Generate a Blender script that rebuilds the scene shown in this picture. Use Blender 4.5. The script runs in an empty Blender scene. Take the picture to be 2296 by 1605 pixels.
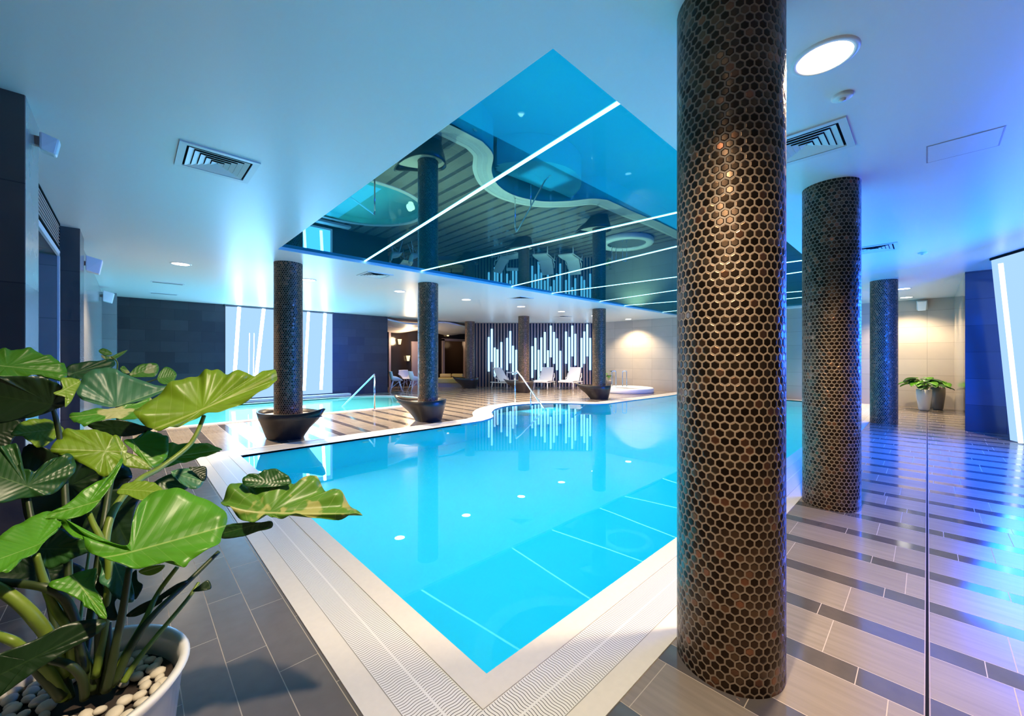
import bpy, bmesh, math, random
from mathutils import Vector, Matrix
from mathutils.geometry import delaunay_2d_cdt
random.seed(7)
PI = math.pi
scn = bpy.context.scene
COL = scn.collection

# ------------------------------------------------------------------ camera
F, CX, CY, HC = 893.2, 1148.0, 801.0, 1.4
FW = Vector((0.69232, 0.72159, 0.0)); RT = Vector((0.72159, -0.69232, 0.0)); UP = Vector((0, 0, 1))
EYE = Vector((0, 0, HC))
cam = bpy.data.cameras.new('camera'); camo = bpy.data.objects.new('camera', cam); COL.objects.link(camo)
cam.sensor_width = 36; cam.lens = F / 2296 * 36; cam.shift_y = (801.0 - 802.5) / 2296.0
cam.clip_start = 0.05; cam.clip_end = 100
camo.matrix_world = Matrix.Translation(EYE) @ Matrix((RT, UP, -FW)).transposed().to_4x4()
scn.camera = camo
scn.view_settings.view_transform = 'Standard'; scn.view_settings.look = 'None'
scn.view_settings.gamma = 1; scn.view_settings.use_curve_mapping = False
scn.view_settings.exposure = 0.0
cy = scn.cycles
cy.use_denoising = True; cy.use_adaptive_sampling = True; cy.adaptive_threshold = 0.05; cy.max_bounces = 8; cy.diffuse_bounces = 3; cy.glossy_bounces = 4
cy.transmission_bounces = 6; cy.transparent_max_bounces = 6; cy.sample_clamp_indirect = 6.0
cy.caustics_reflective = False; cy.caustics_refractive = True; cy.blur_glossy = 0.6

def ray(px, py):
    return FW + RT * ((px - CX) / F) + UP * ((CY - py) / F)
def at(px, py, Z):
    return EYE + ray(px, py) * Z
def atz(px, py, z):
    d = ray(px, py); return EYE + d * ((z - HC) / d.z)

HM, HR = 3.028, 3.077      # ceiling and stretch-ceiling heights

# ------------------------------------------------------------------ materials
def new_mat(name):
    m = bpy.data.materials.new(name); m.use_nodes = True
    nt = m.node_tree; nt.nodes.clear()
    return m, nt
def N(nt, typ, **kw):
    n = nt.nodes.new(typ)
    for k, v in kw.items(): setattr(n, k, v)
    return n
def L(nt, a, b): nt.links.new(a, b)
def math_n(nt, op, a, b=None, c=None):
    n = nt.nodes.new('ShaderNodeMath'); n.operation = op
    for i, v in enumerate((a, b, c)):
        if v is None: continue
        if isinstance(v, (int, float)): n.inputs[i].default_value = v
        else: nt.links.new(v, n.inputs[i])
    return n.outputs[0]
def mixc(nt, fac, a, b):
    n = nt.nodes.new('ShaderNodeMix'); n.data_type = 'RGBA'
    for s, v in ((0, fac), (6, a), (7, b)):
        if isinstance(v, (int, float)): n.inputs[s].default_value = v
        elif isinstance(v, tuple): n.inputs[s].default_value = (*v, 1)
        else: nt.links.new(v, n.inputs[s])
    return n.outputs[2]
def principled(nt, col=(0.8, 0.8, 0.8), rough=0.5, metal=0.0, spec=0.5, coat=0.0, coat_rough=0.05):
    b = nt.nodes.new('ShaderNodeBsdfPrincipled')
    b.inputs['Base Color'].default_value = (*col, 1); b.inputs['Roughness'].default_value = rough
    b.inputs['Metallic'].default_value = metal; b.inputs['Specular IOR Level'].default_value = spec
    b.inputs['Coat Weight'].default_value = coat; b.inputs['Coat Roughness'].default_value = coat_rough
    return b
def out(nt, sock):
    o = nt.nodes.new('ShaderNodeOutputMaterial'); nt.links.new(sock, o.inputs['Surface']); return o
def simple(name, col, rough=0.5, metal=0.0, spec=0.5, coat=0.0, noise=0.0, nscale=8.0, coat_rough=0.05):
    m, nt = new_mat(name)
    b = principled(nt, col, rough, metal, spec, coat, coat_rough)
    if noise:
        tc = N(nt, 'ShaderNodeTexCoord'); nz = N(nt, 'ShaderNodeTexNoise'); nz.inputs['Scale'].default_value = nscale
        nz.inputs['Detail'].default_value = 4
        L(nt, tc.outputs['Object'], nz.inputs['Vector'])
        lo = tuple(c * (1 - noise) for c in col); hi = tuple(min(1, c * (1 + noise)) for c in col)
        L(nt, mixc(nt, nz.outputs['Fac'], lo, hi), b.inputs['Base Color'])
    out(nt, b.outputs[0]); return m
def emis(name, col, strength):
    m, nt = new_mat(name)
    e = N(nt, 'ShaderNodeEmission'); e.inputs[0].default_value = (*col, 1); e.inputs[1].default_value = strength
    out(nt, e.outputs[0]); return m

def pos_xyz(nt):
    g = N(nt, 'ShaderNodeNewGeometry'); s = N(nt, 'ShaderNodeSeparateXYZ'); L(nt, g.outputs['Position'], s.inputs[0])
    return g.outputs['Position'], s.outputs[0], s.outputs[1], s.outputs[2]

def m_floor():
    m, nt = new_mat('deck_tiles')
    P, X, Y, Z = pos_xyz(nt)
    # broad light rows and narrow dark rows running along Y
    per, dark = 0.467, 0.138
    t = math_n(nt, 'DIVIDE', math_n(nt, 'SUBTRACT', X, 2.2365 - 40 * per), per)
    row = math_n(nt, 'FLOOR', t); mm = math_n(nt, 'MULTIPLY', math_n(nt, 'FRACT', t), per)
    isdark = math_n(nt, 'LESS_THAN', mm, dark)
    # grey-only rows left of the pool edge
    t2 = math_n(nt, 'DIVIDE', math_n(nt, 'SUBTRACT', X, 0.315 - 40 * 0.163), 0.163)
    row2 = math_n(nt, 'FLOOR', t2); mm2 = math_n(nt, 'MULTIPLY', math_n(nt, 'FRACT', t2), 0.163)
    left = math_n(nt, 'MULTIPLY', math_n(nt, 'LESS_THAN', X, 0.657), math_n(nt, 'LESS_THAN', Y, 7.0))
    nl = math_n(nt, 'SUBTRACT', 1.0, left)
    # joints
    g = 0.0035
    j1 = math_n(nt, 'MAXIMUM', math_n(nt, 'LESS_THAN', mm, g),
                math_n(nt, 'LESS_THAN', math_n(nt, 'ABSOLUTE', math_n(nt, 'SUBTRACT', mm, dark + g / 2)), g / 2))
    j2 = math_n(nt, 'LESS_THAN', mm2, g)
    rid = math_n(nt, 'ADD', math_n(nt, 'MULTIPLY', row, 2), isdark)
    wn = N(nt, 'ShaderNodeTexWhiteNoise'); wn.noise_dimensions = '1D'; L(nt, rid, wn.inputs['W'])
    off1 = math_n(nt, 'MULTIPLY', wn.outputs['Value'], 0.6)
    ty = math_n(nt, 'DIVIDE', math_n(nt, 'ADD', math_n(nt, 'ADD', Y, off1), 60.0), 0.6)
    fy = math_n(nt, 'MULTIPLY', math_n(nt, 'FRACT', ty), 0.6)
    jy1 = math_n(nt, 'LESS_THAN', fy, g)
    off2 = math_n(nt, 'MULTIPLY', math_n(nt, 'FRACT', math_n(nt, 'MULTIPLY', row2, 0.382)), 0.6)
    ty2 = math_n(nt, 'DIVIDE', math_n(nt, 'ADD', math_n(nt, 'ADD', Y, off2), 60.01), 0.6)
    jy2 = math_n(nt, 'LESS_THAN', math_n(nt, 'MULTIPLY', math_n(nt, 'FRACT', ty2), 0.6), g)
    ja = math_n(nt, 'MAXIMUM', j1, jy1); jb = math_n(nt, 'MAXIMUM', j2, jy2)
    joint = math_n(nt, 'ADD', math_n(nt, 'MULTIPLY', ja, nl), math_n(nt, 'MULTIPLY', jb, left))
    # per tile tone
    cid = N(nt, 'ShaderNodeCombineXYZ'); L(nt, rid, cid.inputs[0]); L(nt, math_n(nt, 'FLOOR', ty), cid.inputs[1])
    wt = N(nt, 'ShaderNodeTexWhiteNoise'); L(nt, cid.outputs[0], wt.inputs['Vector'])
    cid2 = N(nt, 'ShaderNodeCombineXYZ'); L(nt, row2, cid2.inputs[0]); L(nt, math_n(nt, 'FLOOR', ty2), cid2.inputs[1])
    wt2 = N(nt, 'ShaderNodeTexWhiteNoise'); L(nt, cid2.outputs[0], wt2.inputs['Vector'])
    # streaks along the tile
    mp = N(nt, 'ShaderNodeMapping'); mp.inputs['Scale'].default_value = (34, 2.2, 1); L(nt, P, mp.inputs['Vector'])
    nz = N(nt, 'ShaderNodeTexNoise'); nz.inputs['Scale'].default_value = 1.0; nz.inputs['Detail'].default_value = 5
    L(nt, mp.outputs[0], nz.inputs['Vector'])
    cl = N(nt, 'ShaderNodeTexNoise'); cl.inputs['Scale'].default_value = 14; cl.inputs['Detail'].default_value = 6; L(nt, P, cl.inputs['Vector'])
    lt = mixc(nt, nz.outputs['Fac'], (0.18, 0.145, 0.117), (0.345, 0.295, 0.25))
    lt = mixc(nt, math_n(nt, 'MULTIPLY', wt.outputs['Value'], 0.35), lt, (0.19, 0.15, 0.122))
    dk = mixc(nt, cl.outputs['Fac'], (0.075, 0.066, 0.066), (0.115, 0.10, 0.098))
    grey = mixc(nt, cl.outputs['Fac'], (0.115, 0.099, 0.096), (0.185, 0.162, 0.155))
    grey = mixc(nt, math_n(nt, 'MULTIPLY', wt2.outputs['Value'], 0.5), grey, (0.10, 0.088, 0.088))
    c1 = mixc(nt, isdark, lt, dk)
    c = mixc(nt, left, c1, grey)
    c = mixc(nt, joint, c, (0.44, 0.37, 0.30))
    b = principled(nt, (1, 1, 1), 0.3)
    L(nt, c, b.inputs['Base Color'])
    r = math_n(nt, 'ADD', math_n(nt, 'MULTIPLY', isdark, -0.12), 0.22)
    r = math_n(nt, 'ADD', math_n(nt, 'MULTIPLY', r, nl), math_n(nt, 'MULTIPLY', left, 0.24))
    r = math_n(nt, 'ADD', r, math_n(nt, 'MULTIPLY', joint, 0.4))
    L(nt, r, b.inputs['Roughness'])
    bp = N(nt, 'ShaderNodeBump'); bp.inputs['Strength'].default_value = 0.35; bp.inputs['Distance'].default_value = 0.002
    L(nt, math_n(nt, 'SUBTRACT', 1.0, joint), bp.inputs['Height']); L(nt, bp.outputs[0], b.inputs['Normal'])
    out(nt, b.outputs[0]); return m

def m_hex():
    """Hexagonal penny mosaic: dark bronzed tiles in a lighter bronze grout (UV in tile widths)."""
    m, nt = new_mat('hexagon_mosaic')
    uv = N(nt, 'ShaderNodeUVMap')
    def vm(op, a, b=None):
        n = nt.nodes.new('ShaderNodeVectorMath'); n.operation = op
        for i, v in enumerate((a, b)):
            if v is None: continue
            if isinstance(v, tuple): n.inputs[i].default_value = v
            else: nt.links.new(v, n.inputs[i])
        return n
    R = (1.0, 1.7320508, 1.0); Hh = (0.5, 0.8660254, 0.0)
    p = vm('ADD', uv.outputs[0], (100.0, 100 * 1.7320508, 0.0)).outputs[0]
    a = vm('SUBTRACT', vm('MODULO', p, R).outputs[0], Hh).outputs[0]
    b2 = vm('SUBTRACT', vm('MODULO', vm('ADD', p, Hh).outputs[0], R).outputs[0], Hh).outputs[0]
    da = vm('DOT_PRODUCT', a, a).outputs['Value']; db = vm('DOT_PRODUCT', b2, b2).outputs['Value']
    sel = math_n(nt, 'LESS_THAN', da, db)
    mx = N(nt, 'ShaderNodeMix'); mx.data_type = 'VECTOR'; L(nt, sel, mx.inputs[0]); L(nt, b2, mx.inputs[4]); L(nt, a, mx.inputs[5])
    gv = mx.outputs[1]
    ab = vm('ABSOLUTE', gv).outputs[0]
    sx = N(nt, 'ShaderNodeSeparateXYZ'); L(nt, ab, sx.inputs[0])
    dd = math_n(nt, 'MAXIMUM', sx.outputs[0], vm('DOT_PRODUCT', ab, (0.5, 0.8660254, 0.0)).outputs['Value'])
    tid = vm('SNAP', vm('ADD', vm('SUBTRACT', p, gv).outputs[0], (0.01, 0.01, 0)).outputs[0], (0.05, 0.05, 1)).outputs[0]
    wn = N(nt, 'ShaderNodeTexWhiteNoise'); L(nt, tid, wn.inputs['Vector'])
    ramp = N(nt, 'ShaderNodeMapRange'); ramp.inputs[1].default_value = 0.395; ramp.inputs[2].default_value = 0.425
    L(nt, dd, ramp.inputs[0]); gr = ramp.outputs[0]          # 1 in the joint
    hs = N(nt, 'ShaderNodeMapRange'); hs.interpolation_type = 'SMOOTHSTEP'
    hs.inputs[1].default_value = 0.42; hs.inputs[2].default_value = 0.30; L(nt, dd, hs.inputs[0])
    rp = N(nt, 'ShaderNodeValToRGB'); e = rp.color_ramp.elements
    e[0].position = 0; e[0].color = (0.036, 0.022, 0.014, 1); e[1].position = 1; e[1].color = (0.27, 0.115, 0.062, 1)
    x = e.new(0.6); x.color = (0.062, 0.039, 0.025, 1); x = e.new(0.85); x.color = (0.125, 0.08, 0.048, 1)
    L(nt, wn.outputs['Value'], rp.inputs[0])
    c = mixc(nt, gr, rp.outputs[0], (0.235, 0.175, 0.125))
    b = principled(nt, (1, 1, 1), 0.25, 0.0, 0.5)
    L(nt, c, b.inputs['Base Color'])
    L(nt, math_n(nt, 'ADD', math_n(nt, 'MULTIPLY', gr, 0.25), 0.33), b.inputs['Roughness'])
    L(nt, math_n(nt, 'MULTIPLY', math_n(nt, 'SUBTRACT', 1.0, gr), 0.92), b.inputs['Metallic'])
    # every tile sits at its own slight angle
    geo = N(nt, 'ShaderNodeNewGeometry')
    tl = vm('MULTIPLY', vm('SUBTRACT', wn.outputs['Color'], (0.5, 0.5, 0.5)).outputs[0], (0.22, 0.22, 0.22)).outputs[0]
    nn = vm('NORMALIZE', vm('ADD', geo.outputs['Normal'], tl).outputs[0]).outputs[0]
    bp = N(nt, 'ShaderNodeBump'); bp.inputs['Strength'].default_value = 0.5; bp.inputs['Distance'].default_value = 0.003
    L(nt, hs.outputs[0], bp.inputs['Height']); L(nt, nn, bp.inputs['Normal']); L(nt, bp.outputs[0], b.inputs['Normal'])
    out(nt, b.outputs[0]); return m

def m_tilewall(name, lo, hi, bw, bh, rough, contrast=0.5, mortar=0.004, axis='YZ', spec=0.5, off=0.5):
    m, nt = new_mat(name)
    P, X, Y, Z = pos_xyz(nt)
    c = N(nt, 'ShaderNodeCombineXYZ')
    L(nt, {'Y': Y, 'X': X, 'D': math_n(nt, 'MULTIPLY', math_n(nt, 'SUBTRACT', X, Y), 0.7071)}[axis[0]], c.inputs[0]); L(nt, Z, c.inputs[1])
    br = N(nt, 'ShaderNodeTexBrick'); br.offset = off
    br.inputs['Scale'].default_value = 1.0; br.inputs['Brick Width'].default_value = bw; br.inputs['Row Height'].default_value = bh
    br.inputs['Mortar Size'].default_value = mortar; br.inputs['Mortar Smooth'].default_value = 0.1; br.inputs['Bias'].default_value = 0
    br.inputs['Color1'].default_value = (*lo, 1); br.inputs['Color2'].default_value = (*hi, 1)
    br.inputs['Mortar'].default_value = (*[v * 0.6 for v in lo], 1)
    L(nt, c.outputs[0], br.inputs['Vector'])
    nz = N(nt, 'ShaderNodeTexNoise'); nz.inputs['Scale'].default_value = 5; nz.inputs['Detail'].default_value = 6; L(nt, P, nz.inputs['Vector'])
    col = mixc(nt, math_n(nt, 'MULTIPLY', nz.outputs['Fac'], contrast), br.outputs['Color'], tuple(v * 0.7 for v in lo))
    b = principled(nt, (1, 1, 1), rough, 0, spec); L(nt, col, b.inputs['Base Color'])
    bp = N(nt, 'ShaderNodeBump'); bp.inputs['Strength'].default_value = 0.2; bp.inputs['Distance'].default_value = 0.003
    L(nt, math_n(nt, 'SUBTRACT', 1.0, br.outputs['Fac']), bp.inputs['Height']); L(nt, bp.outputs[0], b.inputs['Normal'])
    out(nt, b.outputs[0]); return m

def m_grate():
    """White overflow grating: wavy bars across the channel (UV x = metres along, y = metres across)."""
    m, nt = new_mat('overflow_grating')
    uv = N(nt, 'ShaderNodeUVMap'); s = N(nt, 'ShaderNodeSeparateXYZ'); L(nt, uv.outputs[0], s.inputs[0])
    wv = math_n(nt, 'MULTIPLY', math_n(nt, 'SINE', math_n(nt, 'MULTIPLY', s.outputs[1], 82.0)), 0.0027)
    f = math_n(nt, 'FRACT', math_n(nt, 'DIVIDE', math_n(nt, 'ADD', s.outputs[0], wv), 0.0138))
    gap = math_n(nt, 'LESS_THAN', f, 0.24)
    seam = math_n(nt, 'LESS_THAN', math_n(nt, 'ABSOLUTE', math_n(nt, 'SUBTRACT', s.outputs[1], 0.122)), 0.005)
    edge = math_n(nt, 'GREATER_THAN', math_n(nt, 'ABSOLUTE', math_n(nt, 'SUBTRACT', s.outputs[1], 0.122)), 0.117)
    gap = math_n(nt, 'MULTIPLY', gap, math_n(nt, 'SUBTRACT', 1.0, math_n(nt, 'MAXIMUM', seam, edge)))
    line = math_n(nt, 'GREATER_THAN', math_n(nt, 'ABSOLUTE', math_n(nt, 'SUBTRACT', s.outputs[1], 0.122)), 0.1195)
    c = mixc(nt, gap, (0.82, 0.81, 0.79), (0.17, 0.16, 0.15))
    c = mixc(nt, line, c, (0.30, 0.28, 0.24))
    b = principled(nt, (1, 1, 1), 0.4); L(nt, c, b.inputs['Base Color'])
    bp = N(nt, 'ShaderNodeBump'); bp.inputs['Strength'].default_value = 0.6; bp.inputs['Distance'].default_value = 0.004
    L(nt, math_n(nt, 'SUBTRACT', 1.0, gap), bp.inputs['Height']); L(nt, bp.outputs[0], b.inputs['Normal'])
    out(nt, b.outputs[0]); return m

def m_water(name, tint, bump=0.02, scale=1.6):
    m, nt = new_mat(name)
    g = N(nt, 'ShaderNodeBsdfGlass'); g.inputs['Color'].default_value = (*tint, 1); g.inputs['Roughness'].default_value = 0.0; g.inputs['IOR'].default_value = 1.333
    P, X, Y, Z = pos_xyz(nt)
    nz = N(nt, 'ShaderNodeTexNoise'); nz.inputs['Scale'].default_value = scale; nz.inputs['Detail'].default_value = 1; L(nt, P, nz.inputs['Vector'])
    bp = N(nt, 'ShaderNodeBump'); bp.inputs['Strength'].default_value = bump; bp.inputs['Distance'].default_value = 0.05
    L(nt, nz.outputs['Fac'], bp.inputs['Height']); L(nt, bp.outputs[0], g.inputs['Normal'])
    out(nt, g.outputs[0]); return m

def m_stretch():
    m, nt = new_mat('turquoise_gloss_film')
    d = N(nt, 'ShaderNodeBsdfDiffuse'); d.inputs[0].default_value = (0.0, 0.16, 0.22, 1)
    g = N(nt, 'ShaderNodeBsdfGlossy'); g.inputs['Color'].default_value = (0.09, 0.29, 0.34, 1); g.inputs['Roughness'].default_value = 0.012
    x = N(nt, 'ShaderNodeMixShader'); x.inputs[0].default_value = 0.82
    L(nt, d.outputs[0], x.inputs[1]); L(nt, g.outputs[0], x.inputs[2]); out(nt, x.outputs[0]); return m

def m_leaf(name, base, vein, under, patch=None, trans=0.30):
    m, nt = new_mat(name)
    uv = N(nt, 'ShaderNodeUVMap'); s = N(nt, 'ShaderNodeSeparateXYZ'); L(nt, uv.outputs[0], s.inputs[0])
    x, y = s.outputs[0], s.outputs[1]
    ay = math_n(nt, 'ABSOLUTE', y)
    mid = math_n(nt, 'LESS_THAN', ay, 0.012)
    # side veins sweep forward from the midrib
    q = math_n(nt, 'SUBTRACT', x, math_n(nt, 'MULTIPLY', ay, 0.55))
    fr = math_n(nt, 'ABSOLUTE', math_n(nt, 'SUBTRACT', math_n(nt, 'FRACT', math_n(nt, 'MULTIPLY', q, 6.5)), 0.5))
    sv = N(nt, 'ShaderNodeMapRange'); sv.inputs[1].default_value = 0.03; sv.inputs[2].default_value = 0.0; L(nt, fr, sv.inputs[0])
    nz = N(nt, 'ShaderNodeTexNoise'); nz.inputs['Scale'].default_value = 9; nz.inputs['Detail'].default_value = 4
    tc = N(nt, 'ShaderNodeTexCoord'); L(nt, tc.outputs['Object'], nz.inputs['Vector'])
    c = mixc(nt, nz.outputs['Fac'], tuple(v * 0.75 for v in base), tuple(min(1, v * 1.3) for v in base))
    if patch:
        n2 = N(nt, 'ShaderNodeTexNoise'); n2.inputs['Scale'].default_value = 16; n2.inputs['Detail'].default_value = 2; L(nt, tc.outputs['Object'], n2.inputs['Vector'])
        mr = N(nt, 'ShaderNodeMapRange'); mr.inputs[1].default_value = 0.55; mr.inputs[2].default_value = 0.6; L(nt, n2.outputs['Fac'], mr.inputs[0])
        c = mixc(nt, mr.outputs[0], c, patch)
    c = mixc(nt, math_n(nt, 'MULTIPLY', sv.outputs[0], 0.40), c, vein)
    c = mixc(nt, math_n(nt, 'MULTIPLY', mid, 0.8), c, vein)
    geo = N(nt, 'ShaderNodeNewGeometry')
    c = mixc(nt, geo.outputs['Backfacing'], c, under)
    b = principled(nt, (1, 1, 1), 0.36, 0, 0.45); L(nt, c, b.inputs['Base Color'])
    tr = N(nt, 'ShaderNodeBsdfTranslucent'); L(nt, mixc(nt, 0.5, c, (0.35, 0.5, 0.04)), tr.inputs[0])
    mx = N(nt, 'ShaderNodeMixShader'); mx.inputs[0].default_value = trans
    bp = N(nt, 'ShaderNodeBump'); bp.inputs['Strength'].default_value = 0.3; bp.inputs['Distance'].default_value = 0.003
    L(nt, math_n(nt, 'ADD', fr, math_n(nt, 'MULTIPLY', nz.outputs['Fac'], 0.2)), bp.inputs['Height']); L(nt, bp.outputs[0], b.inputs['Normal'])
    L(nt, b.outputs[0], mx.inputs[1]); L(nt, tr.outputs[0], mx.inputs[2]); out(nt, mx.outputs[0]); return m

M = {}
M['floor'] = m_floor()
M['hex'] = m_hex()
M['ceiling'] = simple('satin_white_paint', (0.80, 0.80, 0.80), 0.34, spec=0.5)
M['stretch'] = m_stretch()
M['coping'] = simple('cream_pool_tile', (0.74, 0.70, 0.64), 0.45, noise=0.06, nscale=30)
M['grate'] = m_grate()
M['basin'] = simple('aqua_pool_tile', (0.03, 0.66, 0.86), 0.5, noise=0.04, nscale=3)
M['kidbasin'] = simple('green_pool_tile', (0.45, 0.82, 0.76), 0.5)
M['water'] = m_water('pool_water', (0.93, 1.0, 1.0), 0.012)
M['kidwater'] = m_water('shallow_water', (0.95, 1.0, 0.98), 0.03, 2.5)
M['darkwall'] = m_tilewall('slate_tile_back', (0.020, 0.021, 0.026), (0.050, 0.050, 0.055), 0.62, 0.31, 0.32, axis='XZ')
M['pilaster'] = m_tilewall('grey_brown_tile', (0.085, 0.075, 0.072), (0.10, 0.09, 0.085), 0.62, 0.62, 0.22, axis='YZ', off=0)
M['leftwall'] = m_tilewall('pale_grey_tile', (0.26, 0.26, 0.25), (0.30, 0.30, 0.29), 0.62, 0.62, 0.2, axis='YZ', off=0)
M['beigewall'] = m_tilewall('beige_wall_tile', (0.44, 0.39, 0.33), (0.50, 0.45, 0.385), 0.9, 0.45, 0.3, 0.25, axis='YZ', off=0)
M['sidewall'] = m_tilewall('beige_polished_tile', (0.44, 0.39, 0.33), (0.48, 0.43, 0.37), 0.9, 0.45, 0.12, 0.25, axis='XZ', off=0)
M['bluetile'] = m_tilewall('dark_polished_tile', (0.06, 0.06, 0.075), (0.085, 0.085, 0.105), 0.5, 0.5, 0.10, 0.3, axis='YZ', off=0)
M['white'] = simple('white_plastic', (0.88, 0.87, 0.86), 0.35)
M['whitemetal'] = simple('white_metal', (0.72, 0.73, 0.74), 0.35)
M['black'] = simple('black_void', (0.010, 0.010, 0.012), 0.8, spec=0.05)
M['bowl'] = simple('dark_bronze_lacquer', (0.032, 0.024, 0.022), 0.33, noise=0.3, nscale=12)
M['sand'] = simple('pale_gravel_fill', (0.55, 0.46, 0.40), 0.8, noise=0.3, nscale=60)
M['steel'] = simple('polished_steel', (0.75, 0.76, 0.78), 0.12, metal=1.0)
M['pot'] = simple('white_lacquer_pot', (0.78, 0.77, 0.75), 0.25, coat=0.3)
M['greypot'] = simple('grey_pot', (0.22, 0.20, 0.18), 0.35)
M['soil'] = simple('dark_soil', (0.03, 0.02, 0.015), 0.9)
M['pebble'] = simple('cream_pebble', (0.62, 0.56, 0.46), 0.55, noise=0.18, nscale=25)
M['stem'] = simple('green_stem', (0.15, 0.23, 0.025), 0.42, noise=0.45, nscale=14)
M['stemdark'] = simple('shaded_stem', (0.030, 0.052, 0.012), 0.45, noise=0.4, nscale=14)  # stems under the leaves, their shade put into the colour
M['leaf'] = m_leaf('bright_leaf', (0.085, 0.30, 0.014), (0.32, 0.50, 0.12), (0.12, 0.24, 0.06))
M['leafdeep'] = m_leaf('deep_leaf', (0.020, 0.085, 0.016), (0.10, 0.20, 0.05), (0.05, 0.11, 0.03), trans=0.15)
M['leafblue'] = m_leaf('bluish_leaf', (0.06, 0.21, 0.10), (0.22, 0.40, 0.20), (0.08, 0.18, 0.09), trans=0.2)
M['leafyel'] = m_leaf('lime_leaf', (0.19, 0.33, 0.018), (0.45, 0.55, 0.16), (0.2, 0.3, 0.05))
M['leafdark'] = m_leaf('shadow_leaf', (0.009, 0.030, 0.007), (0.02, 0.05, 0.012), (0.012, 0.026, 0.008), trans=0.08)  # leaves in shade, the darkness put into the colour
M['leafvar'] = m_leaf('variegated_leaf', (0.10, 0.34, 0.03), (0.5, 0.62, 0.2), (0.2, 0.3, 0.08), patch=(0.66, 0.68, 0.30))
M['downlight'] = emis('warm_lamp', (1.0, 0.93, 0.80), 14)
M['strip'] = emis('cyan_led', (0.42, 0.93, 1.0), 5.0)
M['panelglow'] = emis('frosted_backlight', (0.38, 0.63, 1.0), 1.15)
M['tubeglow'] = emis('white_led_tube', (0.42, 0.70, 1.0), 22.0)
M['sidetube'] = emis('white_led_rod', (0.75, 0.90, 1.0), 2.6)
M['slattube'] = emis('aqua_led_tube', (0.36, 0.68, 1.0), 2.3)
M['slat'] = simple('mauve_wood_slat', (0.34, 0.26, 0.26), 0.45, noise=0.2, nscale=20)
M['slatback'] = simple('navy_backing', (0.02, 0.05, 0.15), 0.5)
M['lobbywall'] = simple('dark_brown_gloss', (0.022, 0.015, 0.012), 0.12)
M['frame'] = simple('taupe_frame', (0.36, 0.28, 0.27), 0.35)
M['plaster'] = simple('white_plaster', (0.66, 0.65, 0.64), 0.5)
M['amber'] = emis('amber_shade', (1.0, 0.72, 0.36), 2.2)
M['bench'] = simple('cream_leather', (0.62, 0.46, 0.15), 0.5)
M['hatch'] = simple('satin_white_hatch', (0.78, 0.78, 0.78), 0.34)
M['plain'] = simple('grey_plaster', (0.10, 0.10, 0.11), 0.6)

# ------------------------------------------------------------------ mesh helpers
def link(o, parent=None):
    COL.objects.link(o)
    if parent is not None: o.parent = parent
    return o
def build(name, bm, mat, parent=None, smooth=False, loc=None, solid=0.0, sub=0, bevel=0.0):
    me = bpy.data.meshes.new(name); bmesh.ops.recalc_face_normals(bm, faces=bm.faces); bm.to_mesh(me); bm.free()
    return fin(name, me, mat, parent, smooth, loc, solid, sub, bevel)
def fin(name, me, mat, parent=None, smooth=False, loc=None, solid=0.0, sub=0, bevel=0.0):
    me.materials.append(mat if not isinstance(mat, str) else M[mat])
    if smooth:
        for p in me.polygons: p.use_smooth = True
    o = bpy.data.objects.new(name, me)
    if loc is not None: o.location = loc
    if bevel:
        md = o.modifiers.new('bevel', 'BEVEL'); md.width = bevel; md.segments = 2; md.limit_method = 'ANGLE'
    if sub:
        md = o.modifiers.new('sub', 'SUBSURF'); md.levels = sub; md.render_levels = sub
    if solid:
        md = o.modifiers.new('solid', 'SOLIDIFY'); md.thickness = solid; md.offset = 0
    return link(o, parent)
def raw(name, verts, faces, mat, parent=None, uvs=None, **kw):
    me = bpy.data.meshes.new(name); me.from_pydata([tuple(v) for v in verts], [], faces)
    if uvs is not None:
        lay = me.uv_layers.new(name='UVMap')
        for lp in me.loops: lay.data[lp.index].uv = uvs[lp.vertex_index]
    me.update()
    return fin(name, me, mat, parent, **kw)
def thing(name, label, cat, loc=(0, 0, 0), rot=0.0, group=None):
    o = bpy.data.objects.new(name, None); o.empty_display_size = 0.1
    o.location = loc; o.rotation_euler = (0, 0, rot); link(o)
    return tag(o, label, cat, group)
def tag(o, label, cat, group=None):
    o['label'] = label; o['category'] = cat
    if group: o['group'] = group
    return o
def struct(o):
    o['kind'] = 'structure'; return o
def dup(root, loc, rot=0.0, label=None):
    r = root.copy(); link(r); r.location = loc; r.rotation_euler = (0, 0, rot)
    if label: r['label'] = label
    def kids(a, b):
        for ch in list(a.children):
            c = ch.copy(); COL.objects.link(c); c.parent = b; kids(ch, c)
    kids(root, r); return r

def box(bm, x0, x1, y0, y1, z0, z1, mtx=None):
    vs = [bm.verts.new((x, y, z)) for x in (x0, x1) for y in (y0, y1) for z in (z0, z1)]
    for f in ((0, 1, 3, 2), (4, 6, 7, 5), (0, 4, 5, 1), (2, 3, 7, 6), (0, 2, 6, 4), (1, 5, 7, 3)):
        bm.faces.new([vs[i] for i in f])
    if mtx is not None:
        for v in vs: v.co = mtx @ v.co
    return bm
def bbox(*a, **k): return box(bmesh.new(), *a, **k)
def catmull(pts, n, closed=False):
    P = [Vector(p) for p in pts]; m = len(P); res = []
    segs = m if closed else m - 1
    for i in range(segs):
        if closed: p0, p1, p2, p3 = P[i - 1], P[i], P[(i + 1) % m], P[(i + 2) % m]
        else: p0, p1, p2, p3 = P[max(i - 1, 0)], P[i], P[i + 1], P[min(i + 2, m - 1)]
        for j in range(n):
            t = j / n
            res.append(0.5 * ((2 * p1) + (p2 - p0) * t + (2 * p0 - 5 * p1 + 4 * p2 - p3) * t * t + (3 * p1 - p0 - 3 * p2 + p3) * t ** 3))
    if not closed: res.append(P[-1].copy())
    return res
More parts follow.
